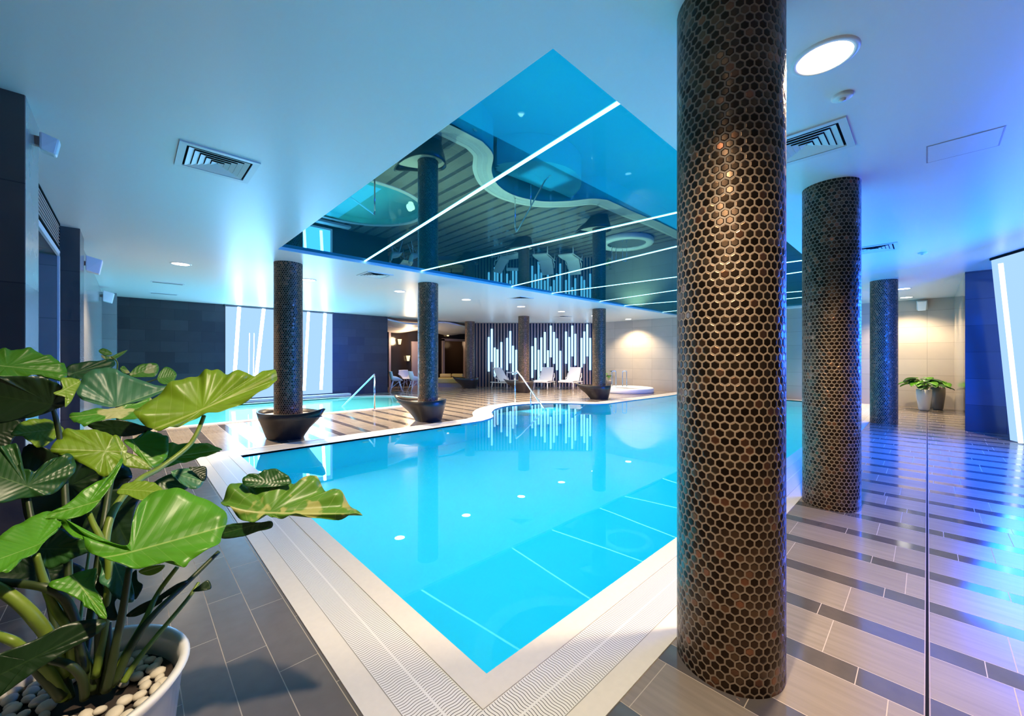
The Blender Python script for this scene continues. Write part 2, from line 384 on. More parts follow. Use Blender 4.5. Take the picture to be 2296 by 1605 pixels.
def tube(bm, pts, r0, r1=None, n=10, smooth=4):
    r1 = r0 if r1 is None else r1
    path = catmull(pts, smooth) if smooth > 1 and len(pts) > 2 else [Vector(p) for p in pts]
    rings = []; prev = None
    for i, p in enumerate(path):
        d = (path[min(i + 1, len(path) - 1)] - path[max(i - 1, 0)]).normalized()
        if prev is None:
            u = d.orthogonal().normalized()
        else:
            u = (prev - d * prev.dot(d)).normalized()
        prev = u; w = d.cross(u); r = r0 + (r1 - r0) * i / max(1, len(path) - 1)
        rings.append([bm.verts.new(p + (u * math.cos(a) + w * math.sin(a)) * r) for a in (2 * PI * k / n for k in range(n))])
    for a, b in zip(rings, rings[1:]):
        for k in range(n): bm.faces.new((a[k], a[(k + 1) % n], b[(k + 1) % n], b[k]))
    bm.faces.new(rings[0][::-1]); bm.faces.new(rings[-1]); return bm
def lathe(bm, prof, n=40, c=(0, 0)):
    rings = [[bm.verts.new((c[0] + r * math.cos(2 * PI * k / n), c[1] + r * math.sin(2 * PI * k / n), z)) for k in range(n)] for r, z in prof]
    for a, b in zip(rings, rings[1:]):
        for k in range(n): bm.faces.new((a[k], a[(k + 1) % n], b[(k + 1) % n], b[k]))
    return rings
def cap(bm, ring, flip=False): bm.faces.new(ring[::-1] if flip else ring)
def disc(bm, r, z, n=32, c=(0, 0)):
    bm.faces.new([bm.verts.new((c[0] + r * math.cos(2 * PI * k / n), c[1] + r * math.sin(2 * PI * k / n), z)) for k in range(n)])

# ------------------------------------------------------------------ pool outlines (plan)
def offset_poly(poly, d):
    """Move a counter-clockwise outline outwards by d."""
    n = len(poly); res = []
    for i in range(n):
        a, b, c = Vector(poly[i - 1]), Vector(poly[i]), Vector(poly[(i + 1) % n])
        n1 = Vector(((b - a).y, -(b - a).x)).normalized(); n2 = Vector(((c - b).y, -(c - b).x)).normalized()
        s = n1 + n2; k = d * 2 / max(0.35, s.length_squared) if s.length_squared > 1e-6 else d
        res.append(b + s * (k if s.length_squared > 1e-6 else 1))
    return res
far = [(10.4, 6.68), (9.98, 6.95), (9.62, 7.55), (9.0, 8.15), (8.1, 8.38), (7.3, 8.18), (6.65, 7.68), (6.15, 7.05), (5.6, 6.78)]
far_s = [tuple(v.xy) for v in catmull([(x, y, 0) for x, y in far], 5)]
MAIN = [(1.135, 1.345), (15.5, 1.345), (15.5, 6.5), (13.5, 6.52), (12.0, 6.63)] + far_s + [(5.0, 6.75), (1.135, 6.75)]
KID = [(-0.30, 10.42), (5.2, 10.42)] + [(5.2 + 1.9 * math.cos(a), 12.235 + 1.815 * math.sin(a)) for a in (math.radians(-90 + 180 * i / 20) for i in range(1, 20))] + [(5.2, 14.05), (-0.30, 14.05)]

def band(name, poly, d0, d1, z0, z1, mat, parent, step=None):
    a, b = offset_poly(poly, d0) if d0 else [Vector(p) for p in poly], offset_poly(poly, d1)
    vs, fs, uv = [], [], []
    n = len(poly)
    for i in range(n):
        j = (i + 1) % n
        p, q, r, s = a[i], a[j], b[j], b[i]
        e = (Vector(poly[j]) - Vector(poly[i])).normalized(); base = len(vs)
        o = Vector(poly[i])
        for v, z in ((p, z1), (q, z1), (r, z1), (s, z1), (p, z0), (q, z0), (r, z0), (s, z0)):
            vs.append((v.x, v.y, z))
            dv = v - o; nn = Vector((e.y, -e.x))
            uv.append((dv.dot(e) + i * 0.37, dv.dot(nn) - d0))
        fs += [(base, base + 1, base + 2, base + 3), (base, base + 4, base + 5, base + 1), (base + 3, base + 2, base + 6, base + 7)]
    return raw(name, vs, [f[::-1] for f in fs], mat, parent, uvs=uv)
def fill(poly_list, inside, z):
    """Triangulated floor face: poly_list[0] outer, the others holes; inside(x, y) keeps a face."""
    vs, es = [], []
    for poly in poly_list:
        b = len(vs); vs += [Vector(p) for p in poly]; n = len(poly)
        es += [(b + i, b + (i + 1) % n) for i in range(n)]
    v, e, f, *_ = delaunay_2d_cdt(vs, es, [], 0, 1e-5)
    keep = []
    for t in f:
        c = sum((v[i] for i in t), Vector((0, 0))) / len(t)
        if inside(c.x, c.y): keep.append(tuple(t))
    return [(p.x, p.y, z) for p in v], keep
def pip(poly, x, y):
    r = False; n = len(poly)
    for i in range(n):
        x1, y1 = poly[i][0], poly[i][1]; x2, y2 = poly[i - 1][0], poly[i - 1][1]
        if (y1 > y) != (y2 > y) and x < (x2 - x1) * (y - y1) / (y2 - y1) + x1: r = not r
    return r
def ccw_face(vs, fs):
    res = []
    for f in fs:
        a, b, c = (Vector(vs[i]) for i in f[:3])
        res.append(f if (b - a).cross(c - a).z > 0 else f[::-1])
    return res

main_out = [tuple(p) for p in offset_poly(MAIN, 0.478)]
kid_out = [tuple(p) for p in offset_poly(KID, 0.14)]
XW0, XW1, YW0, YW1 = -4.0, 16.0, -4.0, 18.0
vs, fs = fill([[(XW0, YW0), (17.0, YW0), (17.0, YW1), (XW0, YW1)], main_out, kid_out],
              lambda x, y: not pip(main_out, x, y) and not pip(kid_out, x, y), 0.0)
struct(raw('floor', vs, ccw_face(vs, fs), 'floor'))

def pool(name, poly, depth, basin, water, label, cat, parts, wz=-0.012):
    t = thing(name, label, cat)
    n = len(poly); vs = [(p[0], p[1], 0.004) for p in poly] + [(p[0], p[1], -depth) for p in poly]
    fsx = [(i, (i + 1) % n, n + (i + 1) % n, n + i) for i in range(n)]
    bv, bf = fill([poly], lambda x, y: pip(poly, x, y), -depth)
    b0 = len(vs); vs += bv; fsx += [tuple(b0 + i for i in f) for f in ccw_face(bv, bf)]
    raw('basin', vs, fsx, basin, t)
    wv, wf = fill([poly], lambda x, y: pip(poly, x, y), wz)
    raw('water', wv, ccw_face(wv, wf), water, t)
    for nm, d0, d1, z1, mt in parts: band(nm, poly, d0, d1, -0.05, z1, mt, t)
    return t
mp_ = pool('swimming_pool', MAIN, 1.6, 'basin', 'water', 'large turquoise swimming pool with cream coping and white overflow grating', 'swimming pool',
           [('coping', 0.0, 0.125, 0.006, 'coping'), ('overflow_grate', 0.125, 0.372, 0.003, 'grate'), ('edge_band', 0.372, 0.478, 0.005, 'coping')])
kp_ = pool('paddling_pool', KID, 0.55, 'kidbasin', 'kidwater', 'shallow green paddling pool with a rounded end below the glowing back wall', 'paddling pool',
           [('coping', 0.0, 0.14, 0.02, 'coping')])
# curved entry steps in the bulge of the main pool
for k in range(5):
    bm = bmesh.new(); r = 1.62 - 0.27 * k; z = -0.18 - 0.22 * k; c = (8.15, 8.15)
    pts = []
    for i in range(25):
        a = PI + PI * i / 24
        pts.append((c[0] + r * 1.0 * math.cos(a), c[1] + 0.05 + (r * 1.15) * math.sin(a)))
    pts = [p for p in pts if pip(MAIN, *p)]
    if len(pts) < 4: continue
    # tread: everything between this arc and the far rim
    arc = pts
    tv = [bm.verts.new((p[0], p[1], zz)) for zz in (z, -1.59) for p in arc]
    m_ = len(arc)
    for i in range(m_ - 1): bm.faces.new((tv[i], tv[i + 1], tv[m_ + i + 1], tv[m_ + i]))
    top = [tv[i] for i in range(m_)]
    bm.faces.new(top)
    build('step', bm, 'basin', mp_)
for px, py in ((820, 1026), (1065, 960), (985, 980)):
    p = atz(px, py, 0); X = p.x
    d = ray(px, py); k = 6.75 / d.y
    bm = bmesh.new(); rr = lathe(bm, [(0.0005, 0.012), (0.045, 0.012), (0.06, 0.004), (0.06, 0.0)], 20); cap(bm, rr[0])
    o = build('inlet_nozzle', bm, 'whitemetal', mp_); o.rotation_euler = (PI / 2, 0, 0); o.location = (d.x * k, 6.745, -0.28)
# shallow shelf in the paddling pool
build('step', bbox(0.0, 3.2, 10.5, 11.5, -0.54, -0.22), 'kidbasin', kp_)

# ------------------------------------------------------------------ shell
rx0, rx1, ry0, ry1 = 1.61, 15.6, 1.365, 6.78
bm = bmesh.new()
for a in ((XW0, rx0, YW0, YW1), (rx1, 17.0, YW0, YW1), (rx0, rx1, YW0, ry0), (rx0, rx1, ry1, YW1)): box(bm, *a, HM, 3.35)
struct(build('ceiling', bm, 'ceiling'))
t = thing('stretch_ceiling', 'mirror-glossy turquoise stretch ceiling panel recessed above the pool', 'ceiling panel')
build('film', bbox(rx0, rx1, ry0, ry1, HR, HR + 0.02), 'stretch', t)
bm = bmesh.new()
for a in ((rx0, rx0 + .004, ry0, ry1), (rx1 - .004, rx1, ry0, ry1), (rx0, rx1, ry0, ry0 + .004), (rx0, rx1, ry1 - .004, ry1)): box(bm, *a, HM + .003, HR)
build('perimeter_profile', bm, 'hatch', t)
SX = [(2.316, 2.954), (4.632, 4.08), (5.80, 6.50), (8.40, 7.957), (9.45, 10.15), (12.42, 11.55), (13.35, 14.25)]
SL = ['longest cyan light strip crossing the glossy ceiling nearest the camera', 'second cyan light strip of the glossy ceiling, leaning against the first',
      'third cyan light strip of the glossy ceiling from the camera', 'fourth cyan light strip of the glossy ceiling from the camera',
      'fifth cyan light strip of the glossy ceiling from the camera', 'sixth cyan light strip of the glossy ceiling, second from its far end',
      'last cyan light strip at the far end of the glossy ceiling']
for (a, b), lb in zip(SX, SL):
    h = 0.017
    g_ = .012
    vsx = [(a - h, ry0 + g_, HR - .006), (a + h, ry0 + g_, HR - .006), (b + h, ry1 - g_, HR - .006), (b - h, ry1 - g_, HR - .006)]
    vsx += [(x, y, HR - .001) for x, y, z in vsx]
    o = raw('light_strip', vsx, [(0, 3, 2, 1), (4, 5, 6, 7), (0, 1, 5, 4), (1, 2, 6, 5), (2, 3, 7, 6), (3, 0, 4, 7)], 'strip')
    tag(o, lb, 'light strip', 'zigzag light strips in the glossy ceiling')

# left wall, pilasters, doorway
bm = bmesh.new()
box(bm, -0.80, -0.62, 4.36, 4.95, 0, HM); box(bm, -0.80, -0.62, 7.12, 8.06, 0, HM); box(bm, -0.80, -0.62, 4.95, 7.12, 2.62, HM)
box(bm, -0.80, -0.50, 8.02, 15.0, 0, HM); box(bm, -0.50, -0.24, 14.25, 15.0, 0.02, HM)
box(bm, -1.5, -0.80, 7.12, 7.3, 0, 2.8); box(bm, -1.5, -1.4, 4.2, 7.3, 0, 2.8); box(bm, -1.5, -0.8, 4.2, 4.4, 0, 2.8); box(bm, -1.5, -.8, 4.2, 7.3, 2.62, 2.8)
box(bm, -0.472, -0.468, 3.885, 4.375, 0, HM); struct(build('wall_left', bm, 'leftwall'))  # last box: paler sheet on the pilaster side, imitating light on it
struct(build('trim_1', bbox(-4.0, -0.472, 3.88, 4.38, 0, HM), 'pilaster'))
struct(build('trim_2', bbox(-0.62, -0.455, 7.43, 8.03, 0, HM), 'pilaster'))
bm = bmesh.new(); box(bm, -0.622, -0.60, 4.9, 4.95, 0, 2.64); box(bm, -.622, -.60, 7.12, 7.17, 0, 2.64); box(bm, -.622, -.60, 4.9, 7.17, 2.60, 2.66)
struct(build('door_1', bm, 'whitemetal'))
t = thing('wall_grille', 'dark rectangular ventilation grille above the doorway in the left wall', 'grille', (-0.615, 6.05, 2.68))
bm = bmesh.new()
for a in ((-1.06, 1.06, 0, .015), (-1.06, 1.06, .285, .30), (-1.06, -1.04, 0, .30), (1.04, 1.06, 0, .30)): box(bm, 0.0, .02, a[0], a[1], a[2], a[3])
build('frame', bm, 'black', t)
build('backing', bbox(0.0, .002, -1.04, 1.04, .015, .285), 'black', t)
for k in range(7): build('slat', bbox(.003, .016, -1.04, 1.04, .03 + k * .037, .043 + k * .037), 'frame', t)

# back wall
bm = bmesh.new(); box(bm, -0.5, 7.47, 15.0, 15.2, 0, HM); box(bm, 7.27, 7.47, 15.2, 17.6, 0, HM)
struct(build('wall_back', bm, 'darkwall'))
struct(build('trim_3', bbox(-0.35, 5.75, 14.36, 14.62, 0.021, 0.10), 'coping'))
# diagonal slat screen on its own wall
def PP(px, Z, z=0.0):
    p = FW * Z + RT * ((px - CX) / F * Z); return Vector((p.x, p.y, z))
A0, A1 = PP(1064, 19.05), PP(1356, 19.05)
def dbox(bm, p0, p1, th, z0, z1):
    q0, q1 = p0 + FW * th, p1 + FW * th
    v = [bm.verts.new((p.x, p.y, z)) for z in (z0, z1) for p in (p0, p1, q1, q0)]
    for f in ((0, 3, 2, 1), (4, 5, 6, 7), (0, 1, 5, 4), (1, 2, 6, 5), (2, 3, 7, 6), (3, 0, 4, 7)): bm.faces.new([v[i] for i in f])
bm = bmesh.new(); dbox(bm, A0, A1, 0.15, 0, HM); struct(build('wall_slats', bm, 'slatback'))
# far beige wall, right wall and its dark end
struct(build('wall_far', bbox(16.0, 16.2, -0.7, 10.75, 0, HM), 'beigewall'))
struct(build('wall_right', bbox(11.98, 16.0, -1.2, -0.5, 0, HM), 'sidewall'))
struct(build('trim_4', bbox(11.5, 11.98, -2.4, -0.5, 0, HM), 'bluetile'))
bm = bmesh.new(); box(bm, XW0, 11.5, -2.45, -2.35, 0, HM); struct(build('wall_right_side', bm, 'plain'))
bm = bmesh.new(); box(bm, XW0 - .1, XW0, -2.45, 4.4, 0, HM); struct(build('wall_entrance', bm, 'plain'))
# lobby
bm = bmesh.new(); box(bm, 7.27, 11.80, 17.5, 17.7, 0, HM); box(bm, 13.20, 17.0, 17.5, 17.7, 0, HM); box(bm, 11.8, 13.2, 17.5, 17.7, 2.28, HM)
box(bm, 11.5, 11.6, 17.7, 20.2, 0, 2.6); box(bm, 13.6, 13.7, 17.7, 20.2, 0, 2.6); box(bm, 11.5, 13.7, 20.2, 20.3, 0, 2.6); box(bm, 11.5, 13.7, 17.7, 20.3, 2.5, 2.6); box(bm, 11.5, 13.7, 17.7, 20.3, -.05, 0)
struct(build('wall_lobby', bm, 'lobbywall'))
bm = bmesh.new(); box(bm, 11.72, 11.84, 17.40, 17.56, 0, 2.36); box(bm, 13.16, 13.28, 17.40, 17.56, 0, 2.36); box(bm, 11.72, 13.28, 17.40, 17.56, 2.26, 2.38)
struct(build('door_2', bm, 'frame'))
for X, w, zt in ((8.25, .06, 2.9), (8.75, .10, 2.9), (9.95, .34, 2.18), (11.0, .05, 2.9), (13.6, .05, 2.9)):
    struct(build('trim_5', bbox(X, X + w, 17.44, 17.5, 0, zt), 'frame'))
# undulating plaster soffits over the lobby
def soffit(y0, y1, zf, x0=7.48, x1=15.3):
    vsx, fx = [], []; n = 40
    for j, (y, dz) in enumerate(((y0, 0), (y1, -.10), (y1, .06), (y0, .06))):
        for i in range(n + 1):
            x = x0 + (x1 - x0) * i / n; vsx.append((x, y, (zf(x) + dz)))
    for j in range(4):
        for i in range(n):
            a, b = j * (n + 1) + i, ((j + 1) % 4) * (n + 1) + i; fx.append((a, a + 1, b + 1, b))
    return struct(raw('trim_6', vsx, fx, 'plaster'))
lim = lambda y: PP(1064, 19.05).x + (y - PP(1064, 19.05).y) * 0.96 - .05
soffit(15.05, 15.75, lambda x: 2.86 + .08 * math.sin(x * 1.9 + 1.0), x1=lim(15.05))
soffit(15.85, 16.55, lambda x: 2.79 + .10 * math.sin(x * 1.7 + 3.0), x1=lim(15.85))
soffit(16.65, 17.35, lambda x: 2.74 + .09 * math.sin(x * 2.1 + 4.6), x1=lim(16.65))

# ------------------------------------------------------------------ mosaic columns
def column(x, y, label, R=0.222):
    n = 64; vsx, fx, uv = [], [], []
    turns = 38; pitch = 2 * PI * R / turns
    for k in range(n + 1):
        a = 2 * PI * k / n
        for z in (0.0, HM):
            vsx.append((R * math.cos(a), R * math.sin(a), z)); uv.append((turns * k / n, z / pitch))
    for k in range(n): fx.append((2 * k, 2 * k + 2, 2 * k + 3, 2 * k + 1))
    o = raw('mosaic_column', vsx, fx, 'hex', uvs=uv, smooth=True, loc=(x, y, 0))
    o['kind'] = 'thing'; tag(o, label, 'column', 'hexagon mosaic columns'); return o
cols = {}
for k, x, y, lb in (('a', 2.01, .64, 'thick brown hexagon mosaic column standing closest to the camera at the pool corner'),
                    ('b', 4.84, .64, 'brown hexagon mosaic column on the walkway, second along the near pool side'),
                    ('c', 11.58, .64, 'hexagon mosaic column farthest along the walkway, before the potted plant'),
                    ('d', 1.99, 7.69, 'dark mosaic column rising from the bowl planter in front of the glowing wall panel'),
                    ('e', 4.77, 7.66, 'dark mosaic column with a bowl planter beside the white shell chairs'),
                    ('f', 11.42, 7.66, 'dark mosaic column with bowl planter between slat screen and whirlpool'),
                    ('g', 11.32, 11.12, 'dark mosaic column standing in front of the lit slat screen among the loungers'),
                    ('h', 11.2, 14.45, 'dark mosaic column at the lobby entrance beside the cream bench')):
    cols[k] = column(x, y, lb)

def bowl(x, y, rot, label, s=1.0, h=0.46, la=.82, lb=.40, w=.42):
    """Boat-shaped planter round a column: pointed long end along local -x."""
    t = thing('bowl_planter', label, 'planter', (x, y, 0), rot, 'boat-shaped bowl planters round the columns')
    n = 56
    def ring(f, z, base):
        res = []
        for k in range(n):
            a = 2 * PI * k / n; ca, sa = math.cos(a), math.sin(a)
            ln = la if ca < 0 else lb
            px = ln * ca * f[0] if ca < 0 else ln * ca * f[2]; py = w * f[1] * sa * (1 - .50 * max(0, -ca) ** 1.6)
            if base: pass
            zz = z + (0.085 * (max(0, -ca) ** 5) + .02 * max(0, ca) ** 4 if z > h * .8 else 0)
            res.append((px, py, zz))
        return res
    prof = [((.36, .62, .72), 0.0), ((.38, .66, .76), .03), ((.56, .78, .86), h * .42), ((.80, .92, .95), h * .75), ((1.0, 1.0, 1.0), h), ((.965, .95, .95), h + .004), ((.93, .90, .90), h - .07)]
    bm = bmesh.new(); R_ = [[bm.verts.new(p) for p in ring(f, z, i == 0)] for i, (f, z) in enumerate(prof)]
    for a, b in zip(R_, R_[1:]):
        for k in range(n): bm.faces.new((a[k], a[(k + 1) % n], b[(k + 1) % n], b[k]))
    build('shell', bm, 'bowl', t, smooth=True)
    bm = bmesh.new(); o_ = [bm.verts.new((p[0], p[1], h - .06)) for p in ring((.93, .90, .90), .1, 0)]
    i_ = [bm.verts.new((.228 * math.cos(2 * PI * k / n), .228 * math.sin(2 * PI * k / n), h - .035)) for k in range(n)]
    for k in range(n): bm.faces.new((o_[k], o_[(k + 1) % n], i_[(k + 1) % n], i_[k]))
    build('gravel_fill', bm, 'sand', t, smooth=True)
    return t
aR = math.atan2(RT.y, RT.x)
bowl(1.99, 7.69, aR + PI - .35, 'dark boat-shaped bowl planter round the column before the glowing wall panel', la=.80, lb=.56)
bowl(4.77, 7.66, aR - .2, 'dark boat-shaped bowl planter pointing at the paddling pool, left of the pool bulge')
bowl(11.42, 7.66, aR - .1, 'dark boat-shaped bowl planter beside the whirlpool')
bowl(11.32, 11.12, aR + .1, 'dark boat-shaped bowl planter in front of the slat screen')
bowl(11.2, 14.45, aR + .15, 'dark boat-shaped bowl planter before the cream bench')

# ------------------------------------------------------------------ downlights
def lamp(name, kind, loc, energy, color, size=0.1, rot=None, **kw):
    l = bpy.data.lights.new(name, kind); l.energy = energy; l.color = color
    if kind == 'AREA':
        l.shape = kw.get('shape', 'RECTANGLE'); l.size = size; l.size_y = kw.get('size_y', size)
        l.spread = kw.get('spread', PI)
    elif kind == 'SPOT':
        l.shadow_soft_size = size; l.spot_size = kw.get('cone', 2.3); l.spot_blend = kw.get('blend', 0.8)
    else: l.shadow_soft_size = size
    o = bpy.data.objects.new(name, l); o.location = loc
    if rot is not None: o.rotation_euler = rot
    link(o); return o
WARM = (1.0, 0.77, 0.49)
DL = None
def downlight(x, y, label, e=60, r=0.10, cone=2.3, col=WARM):
    global DL
    if DL is None:
        DL = thing('downlight', label, 'ceiling light', (x, y, HM), 0, 'round recessed ceiling lights')
        bm = bmesh.new(); lathe(bm, [(.122, -.001), (.124, -.010), (.146, -.008), (.152, -.0005)], 40); build('rim', bm, 'whitemetal', DL, smooth=True)
        bm = bmesh.new(); disc(bm, .123, -.004, 40); build('diffuser', bm, 'downlight', DL)
        r_ = DL
    else: r_ = dup(DL, (x, y, HM), 0, label)
    lamp('downlight_lamp', 'SPOT', (x, y, HM - .03), e, col, r * .8, (0, 0, 0), cone=cone, blend=.6)
    return r_
downlight(2.718, .387, 'big bright round ceiling light beside the nearest column', 560)
row = ['above the left wall end of the dark back wall', 'just right of the column before the glowing panel', 'third from the left of the far row, over the deck',
       'above the deck between the two middle columns', 'straight above the left lounger column', 'above the two white loungers']
for (x, lb) in zip((.64, 2.714, 4.80, 6.85, 9.04, 11.08), row):
    downlight(x, 9.0, 'round warm ceiling light ' + lb, 760)
downlight(13.1, 9.0, 'round warm ceiling light hidden behind the column by the whirlpool', 420)
downlight(15.30, 8.80, 'round warm ceiling light washing the beige far wall beside the whirlpool', 620, cone=2.2)
downlight(13.23, .395, 'round warm ceiling light just right of the farthest walkway column', 380)
downlight(15.2, .395, 'round warm ceiling light over the potted plants by the far wall', 480)
downlight(0.64, 0.39, 'round ceiling light near the camera, lighting the potted plant and the nearest column', 390, r=.07, cone=2.2, col=(1.0, .80, .55))

# ------------------------------------------------------------------ vents, detectors, hatch, speakers
VENT = None
def vent(x, y, label, s=1.0):
    global VENT
    if VENT is None:
        VENT = thing('ceiling_vent', label, 'ceiling vent', (x, y, HM), 0, 'square louvred ceiling vents')
        def sq(bm, r0, z0, r1, z1, th=.002):
            for k in range(4):
                a0, a1 = PI / 4 + k * PI / 2, PI / 4 + (k + 1) * PI / 2; q = math.sqrt(2)
                c = [(r0 * q * math.cos(a0), r0 * q * math.sin(a0), z0), (r0 * q * math.cos(a1), r0 * q * math.sin(a1), z0),
                     (r1 * q * math.cos(a1), r1 * q * math.sin(a1), z1), (r1 * q * math.cos(a0), r1 * q * math.sin(a0), z1)]
                bm.faces.new([bm.verts.new(v) for v in c]); bm.faces.new([bm.verts.new((v[0], v[1], v[2] + th)) for v in c][::-1])
        bm = bmesh.new(); sq(bm, .262, -.0005, .262, -.012); sq(bm, .262, -.012, .215, -.010); sq(bm, .215, -.010, .213, -.0008); build('frame', bm, 'whitemetal', VENT)
        bm = bmesh.new(); box(bm, -.214, .214, -.214, .214, -.0009, -.0006); build('backing', bm, 'black', VENT)
        for r in (.200, .160, .120, .080, .040):
            bm = bmesh.new(); sq(bm, r, -.011, r - .035, -.0012); build('louvre', bm, 'whitemetal', VENT)
        return VENT
    r_ = dup(VENT, (x, y, HM), 0, label); r_.scale = (s, s, 1); return r_
vent(.53, 4.125, 'square louvred ceiling vent nearest the left wall, closest to the camera')
vent(3.74, .64, 'square louvred ceiling vent half hidden by the nearest mosaic column')
vent(3.5, 7.56, 'square louvred ceiling vent between the two left bowl columns')
vent(8.06, .55, 'square louvred ceiling vent right of the second walkway column')
vent(7.76, 7.75, 'square louvred ceiling vent above the pool bulge')
vent(12.5, 10.1, 'square louvred ceiling vent above the right lounger')
SLOT = None
for x, y, lb in ((.60, 11.5, 'slim slotted ceiling diffuser nearer the camera of the two before the back wall'), (.63, 13.5, 'slim slotted ceiling diffuser close to the dark back wall')):
    t = thing('slot_diffuser', lb, 'ceiling vent', (x, y, HM), 0, 'slim slotted diffusers near the back wall')
    bm = bmesh.new(); box(bm, -.28, .28, -.07, .07, -.012, -.0005); build('frame', bm, 'whitemetal', t)
    for k in (-1, 1): build('slot', bbox(-.25, .25, k * .03 - .012, k * .03 + .012, -.014, -.0121), 'black', t)
for x, y, lb in ((3.2, .367, 'small white smoke detector between the bright ceiling light and vent'), (8.9, .05, 'small white detector on the ceiling over the walkway, beyond the hatch')):
    t = thing('smoke_detector', lb, 'detector', (x, y, HM), 0, 'ceiling detectors over the walkway')
    bm = bmesh.new(); rr = lathe(bm, [(.055, -.0005), (.055, -.012), (.045, -.020), (.001, -.022)], 28); cap(bm, rr[-1]); build('housing', bm, 'whitemetal', t, smooth=True)
    bm = bmesh.new(); rr = lathe(bm, [(.02, -.021), (.018, -.034), (.001, -.036)], 20); cap(bm, rr[-1]); build('sensor', bm, 'whitemetal', t, smooth=True)
t = thing('access_hatch', 'flush square access hatch in the ceiling over the walkway', 'ceiling hatch', (4.63, -.19, HM))
build('panel', bbox(-.18, .18, -.185, .185, -.003, -.0005), 'hatch', t)
bm = bmesh.new()
for a in ((-.19, -.183, -.195, .195), (.183, .19, -.195, .195), (-.183, .183, -.195, -.188), (-.183, .183, .188, .195)): box(bm, *a, -.002, -.0005)
build('gap_frame', bm, 'frame', t)
def speaker(loc, rot, label, s=1.0):
    t = thing('wall_speaker', label, 'speaker', loc, rot, 'white wall speakers under the ceiling')
    bm = bmesh.new(); n = [(-.10, .05, -.12), (.10, .05, -.12), (.10, .05, .12), (-.10, .05, .12), (-.07, .20, -.16), (.07, .20, -.16), (.085, .24, .07), (-.085, .24, .07)]
    v = [bm.verts.new((a * s, b * s, c * s)) for a, b, c in n]
    for f in ((0, 3, 2, 1), (4, 5, 6, 7), (0, 1, 5, 4), (1, 2, 6, 5), (2, 3, 7, 6), (3, 0, 4, 7)): bm.faces.new([v[i] for i in f])
    build('cabinet', bm, 'white', t, bevel=.012)
    build('bracket', bbox(-.02, .02, 0.0, .05, -.03, .03), 'frame', t)
    return t
speaker((-.47, 4.22, 2.88), -PI / 2, 'white wall speaker on the dark pilaster at the left edge', .5)
speaker((-.497, 8.32, 2.74), -PI / 2, 'white wall speaker just beyond the second pilaster of the left wall', .9)
speaker((-.497, 13.2, 2.82), -PI / 2, 'white wall speaker in the far left corner under the ceiling')
speaker((15.997, .10, 2.86), PI / 2, 'white wall speaker high on the beige wall above the potted plants', 1.1)

# ------------------------------------------------------------------ luminous panels
def lum_panel(name, label, corners, nrm, tubes, depth=0.07, tmat='tubeglow'):
    t = thing(name, label, 'light panel', corners[0], 0)
    o0 = corners[0]; nv = Vector(nrm).normalized()
    C4 = [c - o0 for c in corners]            # bottom-left, bottom-right, top-right, top-left
    vsx = [c + nv * depth for c in C4] + C4
    raw('diffuser', vsx, [(0, 1, 2, 3), (7, 6, 5, 4), (0, 4, 5, 1), (1, 5, 6, 2), (2, 6, 7, 3), (3, 7, 4, 0)], 'panelglow', t)
    for (bx, tx, wd, z0, z1) in tubes:
        def P2(u, v): return (C4[0].lerp(C4[1], u)).lerp(C4[3].lerp(C4[2], u), v)
        a, b = P2(bx, z0) + nv * (depth + .004), P2(tx, z1) + nv * (depth + .004)
        bm = bmesh.new(); tube(bm, [a, b], wd, n=10, smooth=1); build('light_tube', bm, tmat, t)
    return t
lum_panel('luminous_wall_panel', 'wide frosted light panel with bright slanting tubes in the dark back wall',
          [Vector((2.13, 14.995, .11)), Vector((5.30, 14.995, .11)), Vector((5.30, 14.995, HM - .06)), Vector((2.13, 14.995, HM - .06))], (0, -1, 0),
          [(.06, .108, .05, .05, 1), (.235, .318, .05, .05, 1), (.185, .195, .008, .1, .72), (.225, .235, .008, .1, .72), (.50, .53, .05, .05, 1), (.70, .745, .045, .05, 1), (.875, .918, .05, .05, 1)])  # the two thin rods draw faint reflections between the tubes as glow
struct(build('trim_7', bbox(2.1, 5.33, 14.90, 15.0, HM - .06, HM), 'plain'))
pd = Vector((.905, .4256, 0))
b0, t0_ = Vector((10.62, -1.02, .02)), Vector((10.23, -.79, HM - .04))
lum_panel('luminous_side_panel', 'tall frosted light panel leaning at the right picture edge beside the dark blue wall',
          [b0 - pd * 2.6, b0, t0_, t0_ - pd * 2.6], (-.4256, .905, 0), [(.91, .92, .035, .0, .97), (.70, .72, .035, 0, .97), (.45, .47, .035, 0, .97)], tmat='sidetube')

hp = bpy.data.objects['luminous_side_panel']
bm = bmesh.new(); q0, q1 = t0_ - Vector(hp.location), t0_ - pd * 2.6 - Vector(hp.location); nv_ = Vector((-.4256, .905, 0))
v_ = [bm.verts.new(p + o + Vector((0, 0, z))) for z in (.0, .035) for p, o in ((q0, nv_ * .09), (q1, nv_ * .09), (q1, nv_ * -.01), (q0, nv_ * -.01))]
for f_ in ((0, 3, 2, 1), (4, 5, 6, 7), (0, 1, 5, 4), (1, 2, 6, 5), (2, 3, 7, 6), (3, 0, 4, 7)): bm.faces.new([v_[i] for i in f_])
build('header', bm, 'black', hp)
